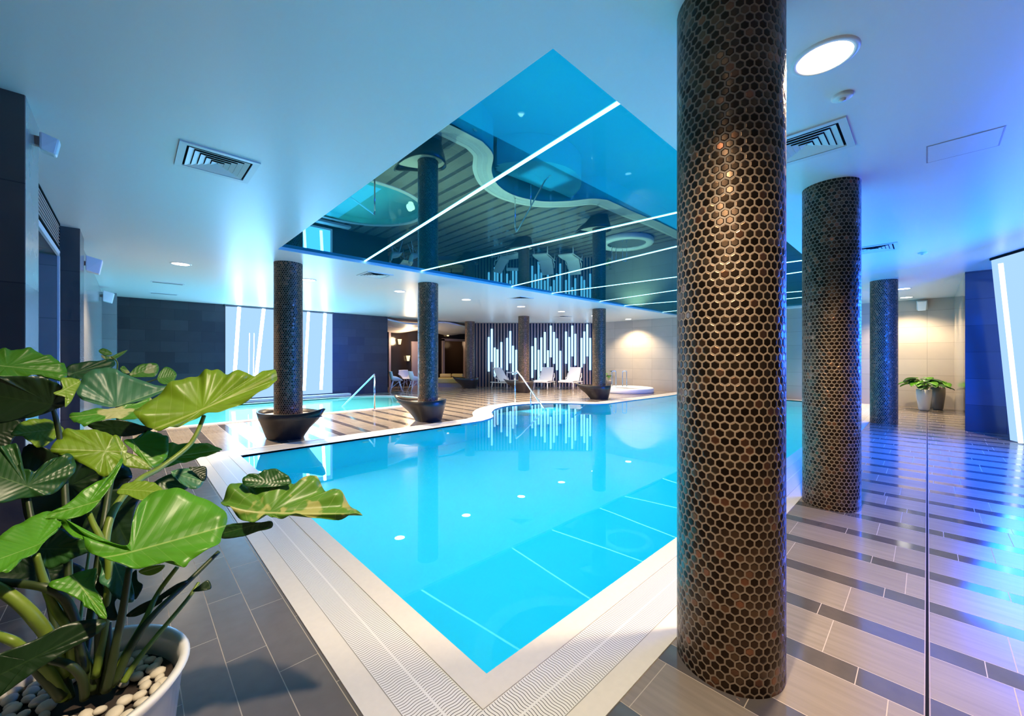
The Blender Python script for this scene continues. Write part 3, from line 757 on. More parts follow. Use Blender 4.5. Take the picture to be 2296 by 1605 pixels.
# slat screen with lit tubes
t = thing('slat_screen', 'slatted wooden wall screen with glowing blue light tubes behind the loungers', 'light screen', (PP(1212, 18.9).x, PP(1212, 18.9).y, 0))
o0 = Vector(t.location)
px = 1069.0; xs = []
while px < 1345: xs.append(px); px += 6.87
for x in xs:
    a, b = PP(x - 1.5, 18.93) - o0, PP(x + 1.5, 18.93) - o0
    bm = bmesh.new(); dbox(bm, a, b, .10, 0.0, HM - .01); build('slat', bm, 'slat', t)
TB = [(225, 370, 745), (258, 280, 640), (290, 485, 800), (320, 505, 790), (362, 425, 780), (425, 380, 730), (460, 305, 655), (490, 465, 780), (525, 510, 770), (600, 420, 700), (640, 330, 700),
      (700, 470, 815), (735, 380, 725), (770, 510, 860), (800, 375, 740), (838, 315, 655), (872, 515, 740), (903, 245, 590), (938, 315, 660), (970, 385, 730), (1007, 520, 840), (1070, 310, 660),
      (1105, 370, 740), (1138, 245, 580), (1172, 335, 680), (1240, 380, 700), (1270, 310, 660), (1303, 230, 580), (1335, 380, 730)]
for q, y0, y1 in TB:
    x = 1050 + q / 4.885; c = PP(x, 18.86) - o0
    z1, z0 = 3.96 - y0 * .004332, 3.96 - y1 * .004332
    bm = bmesh.new(); tube(bm, [c + Vector((0, 0, z0)), c + Vector((0, 0, z1))], .047, n=12, smooth=1)
    build('light_tube', bm, 'slattube', t)

# ------------------------------------------------------------------ slot drain along the walkway
t = thing('slot_drain', 'long narrow dark slot drain running along the right-hand walkway', 'drain', (1.2, 0, 0))
build('channel', bbox(0, 14.4, -.005, .005, .0005, .0012), 'black', t)
for s in (-1, 1): build('edge_strip', bbox(0, 14.4, s * .0075 - .002, s * .0075 + .002, .0005, .0022), 'frame', t)

# ------------------------------------------------------------------ handrails
t = thing('pool_handrail', 'steel handrail leading down the curved steps of the main pool', 'handrail', (8.0, 8.3, 0))
def rel(p, o=t): return Vector(p) - Vector(o.location)
pA, pB, pC = at(1155, 903, 11.9), at(1160, 838, 11.9), at(1221, 919, 10.75)
base = Vector((pA.x, pA.y, 0.0))
bm = bmesh.new(); tube(bm, [rel(base - Vector((0, 0, .16))), rel(Vector((pA.x, pA.y, .88)))], .019, n=12, smooth=1); build('post', bm, 'steel', t, smooth=True)
bm = bmesh.new(); tube(bm, [rel((pA.x, pA.y, .88)), rel((pA.x + .01, pA.y - .03, .935)), rel((pA.x + .03, pA.y - .12, .93)), rel((pC.x, pC.y, .0)), rel((pC.x + .03, pC.y - .25, -.22))], .021, n=12, smooth=5); build('rail', bm, 'steel', t, smooth=True)
q = at(1190, 878, 11.3); bm = bmesh.new(); tube(bm, [rel((q.x, q.y, -.3)), rel((q.x, q.y, .44))], .017, n=12, smooth=1); build('post', bm, 'steel', t, smooth=True)
t = thing('pool_handrail', 'steel handrail at the front edge of the green paddling pool', 'handrail', (4.8, 10.35, 0))
pA = atz(840, 917, 0.02); pC = at(769, 911, 11.4)
bm = bmesh.new(); tube(bm, [rel((pA.x, pA.y, .02), t), rel((pA.x, pA.y, .86), t)], .021, n=12, smooth=1); build('post', bm, 'steel', t, smooth=True)
bm = bmesh.new(); tube(bm, [rel((pA.x, pA.y, .86), t), rel((pA.x - .01, pA.y + .03, .91), t), rel((pA.x - .03, pA.y + .12, .86), t), rel((pC.x, pC.y, .0), t), rel((pC.x - .05, pC.y + .2, -.2), t)], .021, n=12, smooth=5); build('rail', bm, 'steel', t, smooth=True)

# ------------------------------------------------------------------ whirlpool
t = thing('whirlpool', 'round white whirlpool tub with raised rim before the beige wall', 'hot tub', (14.55, 8.45, 0))
bm = bmesh.new(); lathe(bm, [(1.02, 0.0), (1.05, .03), (1.05, .15), (1.02, .19), (.80, .195), (.76, .17), (.72, -.0), (.70, .002)], 56); build('tub', bm, 'white', t, smooth=True)
bm = bmesh.new(); disc(bm, .757, .15, 48); build('water', bm, 'kidwater', t)
bm = bmesh.new(); disc(bm, .72, .012, 48); build('basin', bm, 'kidbasin', t)
for k, pxa in enumerate((1372, 1396)):
    a, b = at(pxa, 870, 16.2), at(pxa + 9, 870, 16.2)
    o = thing('grab_rail', ('left' if k == 0 else 'right') + ' hairpin steel grab rail at the whirlpool', 'handrail', (a.x, a.y, .196), 0, 'grab rails of the whirlpool')
    w = Vector((b.x - a.x, b.y - a.y, 0))
    bm = bmesh.new(); tube(bm, [Vector((0, 0, 0)), Vector((0, 0, .56)), w * .15 + Vector((0, 0, .64)), w * .85 + Vector((0, 0, .64)), w + Vector((0, 0, .56)), w], .016, n=10, smooth=4); build('rail', bm, 'steel', o, smooth=True)

# ------------------------------------------------------------------ furniture
def lounger(loc, rot, label, towel=False):
    t = thing('sun_lounger', label, 'sun lounger', loc, rot, 'white sun loungers before the slat screen')
    # local: +x foot end, seat 0.34 high
    def slab(pts, w, th, taper=1.0):
        bm = bmesh.new(); P_ = catmull([(x, 0, z) for x, z in pts], 5); n = len(P_); V = []
        for i, p in enumerate(P_):
            d = (P_[min(i + 1, n - 1)] - P_[max(i - 1, 0)]).normalized(); nn = Vector((-d.z, 0, d.x)); ww = w * (1 + (taper - 1) * i / (n - 1))
            V.append([bm.verts.new(p + Vector((0, s * ww, 0)) + nn * o) for s, o in ((-1, 0), (-.9, .012), (.9, .012), (1, 0), (1, -th), (-1, -th))])
        for a, b in zip(V, V[1:]):
            for k in range(6): bm.faces.new((a[k], a[(k + 1) % 6], b[(k + 1) % 6], b[k]))
        bm.faces.new(V[0]); bm.faces.new(V[-1][::-1]); return bm
    build('seat', slab([(.95, .33), (.55, .36), (.15, .345), (-.10, .335)], .31, .045), 'white', t, bevel=.008)
    build('backrest', slab([(-.09, .33), (-.26, .50), (-.44, .76), (-.56, .93)], .30, .035, .88), 'white', t, bevel=.008)
    for s in (-1, 1):
        bm = bmesh.new(); tube(bm, [(.88, s * .30, .31), (.2, s * .31, .30), (-.65, s * .31, .29)], .022, n=8, smooth=3); build('side_rail', bm, 'white', t, smooth=True)
        bm = bmesh.new(); tube(bm, [(-.15, s * .335, .31), (-.20, s * .345, .47), (-.36, s * .345, .50), (-.42, s * .32, .68)], .02, n=8, smooth=4); build('armrest', bm, 'white', t, smooth=True)
        for x in (.72, -.55):
            bm = bmesh.new(); tube(bm, [(x, s * .29, .31), (x + (.05 if x > 0 else -.05), s * .31, 0.002)], .026, .02, n=8, smooth=1); build('leg', bm, 'white', t, smooth=True)
    return t
def facing(dx, dy): return math.atan2(dy, dx)
p = at(1135, 862, 17.6); lounger((p.x, p.y, 0), facing(*(RT * .75 - FW * .65).xy), 'white sun lounger left of the bowl column, turned to the right')
p = at(1222, 862, 17.9); lounger((p.x, p.y, 0), facing(*(-FW - RT * .35).xy), 'white sun lounger just right of the bowl column, facing the pool')
p = at(1282, 862, 17.9); lo3 = lounger((p.x, p.y, 0), facing(*(-FW - RT * .5).xy), 'white sun lounger farthest right, beside the whirlpool column')
p = at(1150, 862, 18.35)
t = thing('side_table', 'small white side table between the left lounger and the bowl column', 'table', (p.x, p.y, 0), aR)
build('table_top', bbox(-.30, .30, -.25, .25, .68, .72), 'white', t, bevel=.008)
for sx in (-1, 1):
    for sy in (-1, 1): build('leg', bbox(sx * .27 - .022, sx * .27 + .022, sy * .22 - .022, sy * .22 + .022, 0.001, .679), 'white', t)

def shell_chair(loc, rot, label):
    t = thing('shell_chair', label, 'chair', loc, rot, 'white shell chairs by the paddling pool')
    prof = catmull([(.24, 0, .44), (.10, 0, .435), (-.10, 0, .43), (-.20, 0, .50), (-.25, 0, .66), (-.28, 0, .83)], 4)
    n = len(prof); W = 14; vsx, fx = [], []
    for i, p in enumerate(prof):
        v = i / (n - 1); hw = .27 - .05 * max(0, v - .6) * 2
        for j in range(W + 1):
            u = -1 + 2 * j / W; arm = (abs(u) ** 3) * (.20 * math.sin(PI * min(1, max(0, v * 1.15))) if v < .87 else .0)
            vsx.append((p.x + abs(u) ** 2 * (.10 if v > .45 else 0) * min(1, (v - .45) * 3 if v > .45 else 0), u * hw * (1 + .1 * arm), p.z + arm))
    for i in range(n - 1):
        for j in range(W): a = i * (W + 1) + j; fx.append((a, a + 1, a + W + 2, a + W + 1))
    raw('shell', vsx, fx, 'white', t, smooth=True, solid=.012)
    for sx in (-1, 1):
        for sy in (-1, 1):
            bm = bmesh.new(); tube(bm, [(sx * .12, sy * .12, .43), (sx * .24, sy * .24, 0.002)], .016, .012, n=8, smooth=1); build('leg', bm, 'white', t, smooth=True)
    for sy in (-1, 1):
        bm = bmesh.new(); tube(bm, [(-.20, sy * .20, .14), (.13, -sy * .13, .40)], .007, n=6, smooth=1); build('brace', bm, 'white', t)
    return t
p = at(888, 862, 16.4); shell_chair((p.x, p.y, 0), facing(*(FW * .4 + RT).xy), 'white shell chair nearest the paddling pool corner')
p = at(909, 862, 17.9); shell_chair((p.x, p.y, 0), facing(*(RT * .6 - FW * .6).xy), 'white shell chair standing behind between the other two')
p = at(931, 862, 16.6); shell_chair((p.x, p.y, 0), facing(*(RT * .8 + FW * .5).xy), 'white shell chair half hidden by the column and its bowl')
# cream bench in the lobby
t = thing('lobby_bench', 'cream upholstered corner bench behind the lobby column', 'bench', (10.75, 16.0, 0), aR)
build('base', bbox(-.2, .95, -.25, .55, .001, .18), 'frame', t); build('seat_cushion', bbox(-.25, 1.0, -.3, .55, .182, .42), 'bench', t, bevel=.04)
for k in range(2): build('back_cushion', bbox(-.2 + k * .58, .35 + k * .58, .42, .58, .425, .60), 'bench', t, bevel=.04)
# wall lamps of the lobby
for px, py, lb in ((895, 766, 'warm wall lamp in the lobby left of the column, upper'), (914, 803, 'amber wall lamp glowing low in the dark lobby'), (1003, 748, 'warm wall lamp above the lobby door frame')):
    d = ray(px, py); k = 17.42 / d.y; c = EYE + d * k
    t = thing('wall_lamp', lb, 'wall lamp', (c.x, 17.5, c.z), 0, 'warm wall lamps in the lobby')
    bm = bmesh.new(); rr = lathe(bm, [(.001, -.13), (.05, -.13), (.095, .12), (.001, .12)], 20); o = build('lamp_shade', bm, 'amber', t, smooth=True); o.location = (0, -.13, 0)
    build('bracket', bbox(-.03, .03, -.05, -.001, -.04, .04), 'frame', t)
lamp('lobby_lamp', 'POINT', (9.4, 16.6, 2.2), 90, (1, .7, .42), .2); lamp('lobby_lamp', 'POINT', (12.5, 19.0, 2.2), 50, (1, .66, .38), .2)

# ------------------------------------------------------------------ plants
CROP = {'A': (0, 760, 3.8214), 'B': (100, 800, 4.2519), 'C': (0, 1000, 3.8222), 'D': (380, 1000, 3.2109), 'E': (0, 1050, 2.893), 'P': (0, 760, 1.9)}
def cpx(c, q):
    x0, y0, s = CROP[c]; return (x0 + q[0] / s, y0 + q[1] / s)
def leaf(parent, c, outline, attach, tip, Z, nrm, mat, wave=.006, cup=.0, seed=0, name='leaf'):
    """One leaf blade: outline and petiole point seen in the photo, laid on a tilted plane at its own distance, rippled and cupped."""
    rnd = random.Random(seed + int(Z * 1000))
    a = cpx(c, attach); P0 = at(a[0], a[1], Z); v = (P0 - EYE).normalized()
    r_ = v.cross(UP).normalized(); u_ = r_.cross(v).normalized()
    n = (r_ * nrm[0] + u_ * nrm[1] - v * nrm[2]).normalized()
    def onplane(q):
        x, y = cpx(c, q); d = ray(x, y); k = n.dot(P0 - EYE) / n.dot(d)
        return EYE + d * max(.55, min(k, Z * 1.5))
    raw_pts = [onplane(q) for q in outline]
    ring = catmull(raw_pts, 5, True); m = len(ring)
    T = onplane(tip); ex = (T - P0); ln = max(.06, ex.length); ex = ex / ln; ey = n.cross(ex)
    K = 7; ph = rnd.random() * 6; ph2 = rnd.random() * 6; nw = rnd.choice((7, 8, 9, 10))
    loc0 = Vector(parent.location)
    vsx, uv = [P0 - loc0], [(0, 0)]
    size = sum((p - P0).length for p in ring) / m
    for k in range(1, K + 1):
        f = k / K
        for i, p in enumerate(ring):
            q = P0.lerp(p, f); w_ = q - P0; x, y = w_.dot(ex) / ln, w_.dot(ey) / ln
            ang = 2 * PI * i / m
            dz = wave * f ** 2.2 * (math.sin(nw * ang + ph) + .5 * math.sin((nw * 2 + 1) * ang + ph2)) * min(1.4, size / .13)
            dz += cup * f * f * size + .10 * size * abs(y) * f
            q = q + n * dz
            vsx.append(q - loc0); uv.append((x, y))
    fx = []
    for i in range(m): fx.append((0, 1 + i, 1 + (i + 1) % m))
    for k in range(K - 1):
        b, b2 = 1 + k * m, 1 + (k + 1) * m
        for i in range(m): j = (i + 1) % m; fx.append((b + i, b2 + i, b2 + j, b + j))
    # upper side faces along +n
    a0, a1, a2 = vsx[0], vsx[1], vsx[2]
    if (a1 - a0).cross(a2 - a0).dot(n) < 0: fx = [f[::-1] for f in fx]
    return raw(name, vsx, fx, mat, parent, uvs=uv, smooth=True, solid=.0012)
def stem(parent, c, pts, r0, r1, mat='stem', name='stem'):
    """pts: (x, y, Z) in crop pixels plus distance."""
    loc0 = Vector(parent.location); P_ = []
    for x, y, Z in pts:
        q = cpx(c, (x, y)); P_.append(at(q[0], q[1], Z) - loc0)
    bm = bmesh.new(); tube(bm, P_, r0 * .85, r1 * .85, n=10, smooth=5); return build(name, bm, mat, parent, smooth=True)

POTC = Vector((-.14, 1.53, 0)); RIM = .55; RP = .27
plant = thing('potted_elephant_ear', 'big leafy elephant ear plant in a round white pot, left foreground', 'potted plant', POTC)
bm = bmesh.new(); rr = lathe(bm, [(.001, .002), (.19, .002), (.20, .02), (RP - .015, RIM - .03), (RP, RIM - .008), (RP - .006, RIM), (RP - .022, RIM - .003), (RP - .028, RIM - .05), (RP - .032, RIM - .09)], 64)
build('pot', bm, 'pot', plant, smooth=True)
bm = bmesh.new(); disc(bm, RP - .033, RIM - .075, 48); build('soil', bm, 'soil', plant)
# cream pebbles on the soil
pm = []
for k in range(4):
    bm = bmesh.new(); bmesh.ops.create_icosphere(bm, subdivisions=2, radius=1.0); rr = random.Random(k)
    s = Vector((1, .72 + .1 * k, .6)); a = [Vector((rr.uniform(-1, 1), rr.uniform(-1, 1), rr.uniform(-1, 1))).normalized() for _ in range(5)]
    for v in bm.verts:
        d = v.co.normalized(); v.co = Vector((d.x * s.x, d.y * s.y, d.z * s.z)) * (1 + .10 * sum(max(0, d.dot(q)) ** 3 for q in a) - .1)
    me = bpy.data.meshes.new('pebble'); bm.to_mesh(me); bm.free(); me.materials.append(M['pebble'])
    for p_ in me.polygons: p_.use_smooth = True
    pm.append(me)
placed = []; rr = random.Random(3); tries = 0
while len(placed) < 230 and tries < 40000:
    tries += 1
    r = (RP - .052) * math.sqrt(rr.random()); a = rr.random() * 2 * PI; x, y = r * math.cos(a), r * math.sin(a); s = rr.uniform(.0145, .0225)
    if all((x - q[0]) ** 2 + (y - q[1]) ** 2 > ((s + q[2]) * .74) ** 2 for q in placed): placed.append((x, y, s))
def stem_free(x, y, s):
    for _c, pts, _r0, r1, _m in ST:
        q = cpx(_c, pts[-1][:2]); b = at(q[0], q[1], pts[-1][2])
        if (b.x - POTC.x - x) ** 2 + (b.y - POTC.y - y) ** 2 < (s * .7 + r1 * .8) ** 2: return False
    return True
PEB = lambda: [q for q in placed if stem_free(*q)]
def scatter():
  rr = random.Random(8)
  for i, (x, y, s) in enumerate(PEB()):
    o = bpy.data.objects.new('pebble', pm[i % 4]); o.location = (POTC.x + x, POTC.y + y, RIM - .075 + s * .64); o.scale = (s, s, s)
    o.rotation_euler = (rr.uniform(-.3, .3), rr.uniform(-.3, .3), rr.random() * 6); link(o)
    tag(o, 'smooth cream pebble lying on the soil of the big white pot', 'pebble', 'cream pebbles in the white pot')

LV = [
 # back layer
 ('A', [(575, 240), (700, 200), (860, 185), (960, 170), (985, 220), (930, 265), (800, 300), (700, 345), (640, 355), (580, 320)], (640, 290), (985, 190), 1.62, (0, .5, .85), 'leafdeep', .004, 0),
 ('B', [(1180, 830), (1300, 830), (1430, 822), (1550, 830), (1695, 880), (1600, 925), (1450, 975), (1300, 1015), (1130, 1055), (1140, 950)], (1190, 960), (1695, 880), 1.62, (0, .45, .88), 'leaf', .008, 0),
 ('C', [(1350, 290), (1470, 240), (1540, 300), (1610, 360), (1530, 382), (1400, 392), (1290, 345)], (1360, 300), (1600, 365), 1.55, (0, .3, .95), 'leafdeep', .004, 0),
 ('C', [(1620, 185), (1690, 176), (1765, 180), (1772, 270), (1740, 300), (1690, 250)], (1650, 200), (1770, 280), 1.56, (.1, .2, .97), 'leafdark', .003, 0),
 ('C', [(1465, 225), (1520, 200), (1620, 195), (1720, 255), (1750, 300), (1690, 368), (1600, 352), (1520, 295)], (1490, 230), (1745, 310), 1.54, (0, .5, .87), 'leafblue', .005, 0),
 ('A', [(-80, 330), (-80, 110), (0, 95), (120, 95), (260, 92), (370, 135), (470, 170), (540, 215), (575, 270), (570, 330), (520, 360), (440, 345), (350, 312), (200, 325), (0, 332)], (60, 235), (575, 285), 1.36, (.05, .62, .78), 'leaf', .008, 0),
 ('A', [(660, 470), (680, 400), (720, 330), (800, 280), (900, 258), (980, 268), (1060, 300), (1180, 350), (1330, 400), (1480, 405), (1400, 460), (1250, 520), (1100, 556), (1010, 582), (900, 582), (780, 552), (700, 520)], (1000, 578), (1480, 405), 1.50, (-.05, .35, .93), 'leafblue', .004, .05),
 ('A', [(590, 662), (630, 638), (800, 605), (1000, 588), (1200, 540), (1300, 515), (1260, 600), (1200, 690), (1060, 692), (900, 695), (760, 752), (690, 735), (620, 700)], (1000, 620), (600, 675), 1.47, (-.1, .72, .65), 'leafvar', .006, 0),
 ('B', [(870, 560), (960, 480), (1100, 370), (1220, 290), (1340, 245), (1440, 205), (1530, 165), (1600, 167), (1680, 155), (1760, 178), (1860, 160), (1930, 188), (2010, 182), (2090, 160), (2190, 155), (2218, 200), (2200, 250), (2120, 330), (1990, 410), (1830, 480), (1680, 540), (1560, 578), (1440, 600), (1320, 660), (1220, 705), (1120, 722), (1020, 692), (930, 640)], (1505, 500), (2210, 190), 1.50, (-.12, .55, .80), 'leafyel', .009, .08),
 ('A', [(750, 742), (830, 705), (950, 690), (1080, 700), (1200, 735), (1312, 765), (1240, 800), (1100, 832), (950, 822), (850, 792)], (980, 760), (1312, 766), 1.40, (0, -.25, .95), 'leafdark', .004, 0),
 ('A', [(1060, 875), (1150, 850), (1240, 800), (1290, 790), (1380, 820), (1440, 850), (1440, 960), (1420, 1030), (1312, 1108), (1250, 1060), (1150, 965)], (1150, 890), (1312, 1105), 1.42, (.1, .45, .88), 'leaf', .006, 0),
 # dark heart of the plant, first filler leaves coloured to stand for shade
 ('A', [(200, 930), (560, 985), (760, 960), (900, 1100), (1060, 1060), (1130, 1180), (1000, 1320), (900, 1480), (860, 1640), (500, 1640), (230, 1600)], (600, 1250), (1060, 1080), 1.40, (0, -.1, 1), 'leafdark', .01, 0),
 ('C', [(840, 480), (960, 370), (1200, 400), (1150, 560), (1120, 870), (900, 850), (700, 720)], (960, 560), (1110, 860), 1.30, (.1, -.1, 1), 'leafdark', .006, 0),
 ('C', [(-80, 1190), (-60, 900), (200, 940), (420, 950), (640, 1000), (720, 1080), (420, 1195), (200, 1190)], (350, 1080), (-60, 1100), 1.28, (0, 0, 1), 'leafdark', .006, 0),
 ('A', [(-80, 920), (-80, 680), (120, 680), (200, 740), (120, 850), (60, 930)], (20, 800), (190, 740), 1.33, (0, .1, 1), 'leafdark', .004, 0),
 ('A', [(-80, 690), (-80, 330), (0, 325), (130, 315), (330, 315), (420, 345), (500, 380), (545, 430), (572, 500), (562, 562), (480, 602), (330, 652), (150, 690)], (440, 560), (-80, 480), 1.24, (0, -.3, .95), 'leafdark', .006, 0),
 ('A', [(520, 345), (590, 333), (690, 360), (645, 460), (605, 540), (553, 588), (575, 510), (455, 466), (535, 425)], (560, 430), (690, 360), 1.23, (.35, .45, .8), 'leafyel', .003, 0),
 ('A', [(90, 822), (180, 720), (300, 690), (430, 700), (545, 770), (500, 830), (420, 900), (330, 940), (250, 882), (180, 832)], (330, 790), (95, 820), 1.28, (.1, .6, .78), 'leafyel', .006, 0),
 ('A', [(430, 952), (520, 822), (580, 770), (740, 780), (880, 788), (970, 840), (1025, 920), (1048, 1000), (1040, 1070), (960, 1155), (890, 1180), (800, 1125), (650, 1035), (540, 992)], (900, 960), (440, 940), 1.31, (0, .45, .88), 'leafyel', .008, -.05),
 ('A', [(960, 845), (1010, 830), (1060, 900), (1090, 940), (1080, 1030), (1180, 1000), (1300, 1110), (1180, 1110), (1060, 1080), (1040, 980)], (1050, 960), (1290, 1105), 1.36, (.2, .4, .9), 'leafyel', .004, 0),
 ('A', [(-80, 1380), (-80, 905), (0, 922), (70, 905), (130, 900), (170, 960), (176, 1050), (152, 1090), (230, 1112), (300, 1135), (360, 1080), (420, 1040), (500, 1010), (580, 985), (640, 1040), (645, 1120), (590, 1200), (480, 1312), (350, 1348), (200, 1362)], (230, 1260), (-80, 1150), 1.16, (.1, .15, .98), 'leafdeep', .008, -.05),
 ('C', [(1000, 405), (1060, 330), (1180, 305), (1270, 308), (1345, 330), (1405, 400), (1290, 432), (1210, 472), (1100, 425)], (1180, 380), (1400, 395), 1.18, (0, .7, .7), 'leafyel', .004, 0),
 ('C', [(240, 652), (400, 590), (560, 510), (700, 400), (840, 310), (940, 270), (1000, 200), (1046, 118), (1052, 160), (1000, 262), (930, 382), (850, 482), (770, 572), (670, 612), (560, 640), (430, 625)], (745, 500), (250, 648), 1.10, (-.1, .5, .86), 'leaf', .004, .04),
 ('C', [(310, 922), (400, 800), (520, 700), (640, 790), (730, 800), (765, 900), (640, 955), (560, 1002), (420, 1052), (360, 1002)], (400, 880), (760, 880), 1.08, (0, -.15, .98), 'leafdeep', .005, 0),
 ('C', [(-80, 850), (0, 790), (130, 700), (300, 620), (450, 575), (516, 575), (532, 650), (510, 712), (400, 802), (310, 916), (180, 982), (90, 1080), (0, 1102), (-80, 1102)], (290, 860), (-80, 1000), .98, (.05, .7, .7), 'leaf', .005, 0),
 ('C', [(850, 950), (960, 985), (1080, 1035), (1115, 1100), (1152, 1300), (1100, 1342), (980, 1292), (920, 1212), (850, 1162), (870, 1050)], (1000, 1050), (1110, 1340), 1.11, (0, .2, .98), 'leafblue', .005, 0),
 ('C', [(830, 1090), (865, 1180), (930, 1232), (1010, 1210), (1065, 1255), (985, 1335), (1010, 1480), (920, 1482), (895, 1390), (845, 1290), (800, 1200)], (930, 1300), (1000, 1480), 1.09, (0, .1, 1), 'leafdark', .004, 0),
 ('C', [(1125, 1120), (1170, 1060), (1180, 1150), (1225, 1190), (1200, 1260), (1150, 1310)], (1150, 1180), (1180, 1300), 1.13, (0, .1, 1), 'leafdark', .003, 0),
 ('C', [(1190, 1070), (1280, 1030), (1412, 1018), (1370, 1075), (1290, 1108), (1220, 1098)], (1280, 1060), (1410, 1020), 1.10, (0, -.2, .97), 'leafyel', .002, 0),
 ('C', [(410, 1190), (560, 1120), (700, 1075), (822, 1050), (815, 1130), (810, 1200), (860, 1290), (900, 1390), (915, 1472), (860, 1470), (800, 1412), (720, 1372), (700, 1332), (570, 1262)], (700, 1210), (910, 1470), 1.02, (0, .45, .88), 'leaf', .004, 0),
 ('C', [(535, 690), (560, 658), (650, 720), (745, 790), (900, 832), (1060, 872), (1095, 862), (1120, 780), (1145, 640), (1200, 530), (1290, 432), (1400, 405), (1520, 398), (1660, 440), (1800, 490), (1900, 560), (1948, 640), (1905, 760), (1875, 850), (1750, 930), (1640, 992), (1580, 1052), (1480, 1012), (1350, 1032), (1200, 1062), (1070, 1040), (960, 1002), (840, 952), (740, 892), (720, 802), (640, 806)], (1135, 905), (1900, 700), 1.05, (-.05, .52, .85), 'leaf', .005, .06),
 ('C', [(1080, 1450), (1200, 1360), (1350, 1290), (1500, 1190), (1610, 1148), (1570, 1212), (1410, 1302), (1380, 1342), (1250, 1422), (1150, 1462)], (1300, 1350), (1600, 1150), 1.18, (0, -.1, 1), 'leafdark', .004, 0),
 ('C', [(1650, 1245), (1700, 1200), (1782, 1148), (1812, 1216), (1740, 1240)], (1690, 1230), (1810, 1214), 1.24, (0, .1, 1), 'leafdark', .002, 0),
 ('D', [(525, 240), (570, 205), (640, 200), (690, 175), (760, 168), (830, 200), (872, 240), (860, 280), (700, 300), (600, 300), (540, 285)], (700, 260), (530, 250), 1.42, (0, .35, .93), 'leafdeep', .007, .05),
 ('D', [(370, 592), (440, 560), (560, 548), (660, 548), (736, 540), (736, 586), (640, 612), (520, 650), (380, 662)], (600, 570), (375, 630), 1.34, (0, -.4, .9), 'leafdeep', .003, 0),
 ('D', [(370, 415), (400, 360), (460, 300), (530, 285), (600, 260), (700, 255), (840, 262), (920, 262), (1030, 240), (1080, 272), (1140, 330), (1200, 330), (1260, 382), (1330, 450), (1388, 512), (1290, 520), (1160, 526), (1000, 520), (860, 526), (770, 516), (720, 512), (650, 550), (560, 546), (480, 500), (420, 456)], (712, 480), (1385, 500), 1.36, (-.05, .62, .78), 'leafvar2', .012, .05),
 ('P', [(-40, 1360), (0, 1338), (150, 1280), (280, 1215), (400, 1193), (452, 1205), (420, 1252), (300, 1322), (170, 1402), (100, 1452), (0, 1522), (-40, 1540)], (120, 1370), (450, 1205), .93, (0, -.1, 1), 'leafdark', .003, 0),
]
M['leafvar2'] = m_leaf('crinkled_leaf', (0.12, 0.28, 0.03), (0.55, 0.58, 0.22), (0.14, 0.2, 0.05), patch=(0.45, 0.46, 0.14))
for i, (c, ol, a_, tp, Z, nr, mt, wv, cp) in enumerate(LV): leaf(plant, c, ol, a_, tp, Z, nr, mt, wv, cp, i)
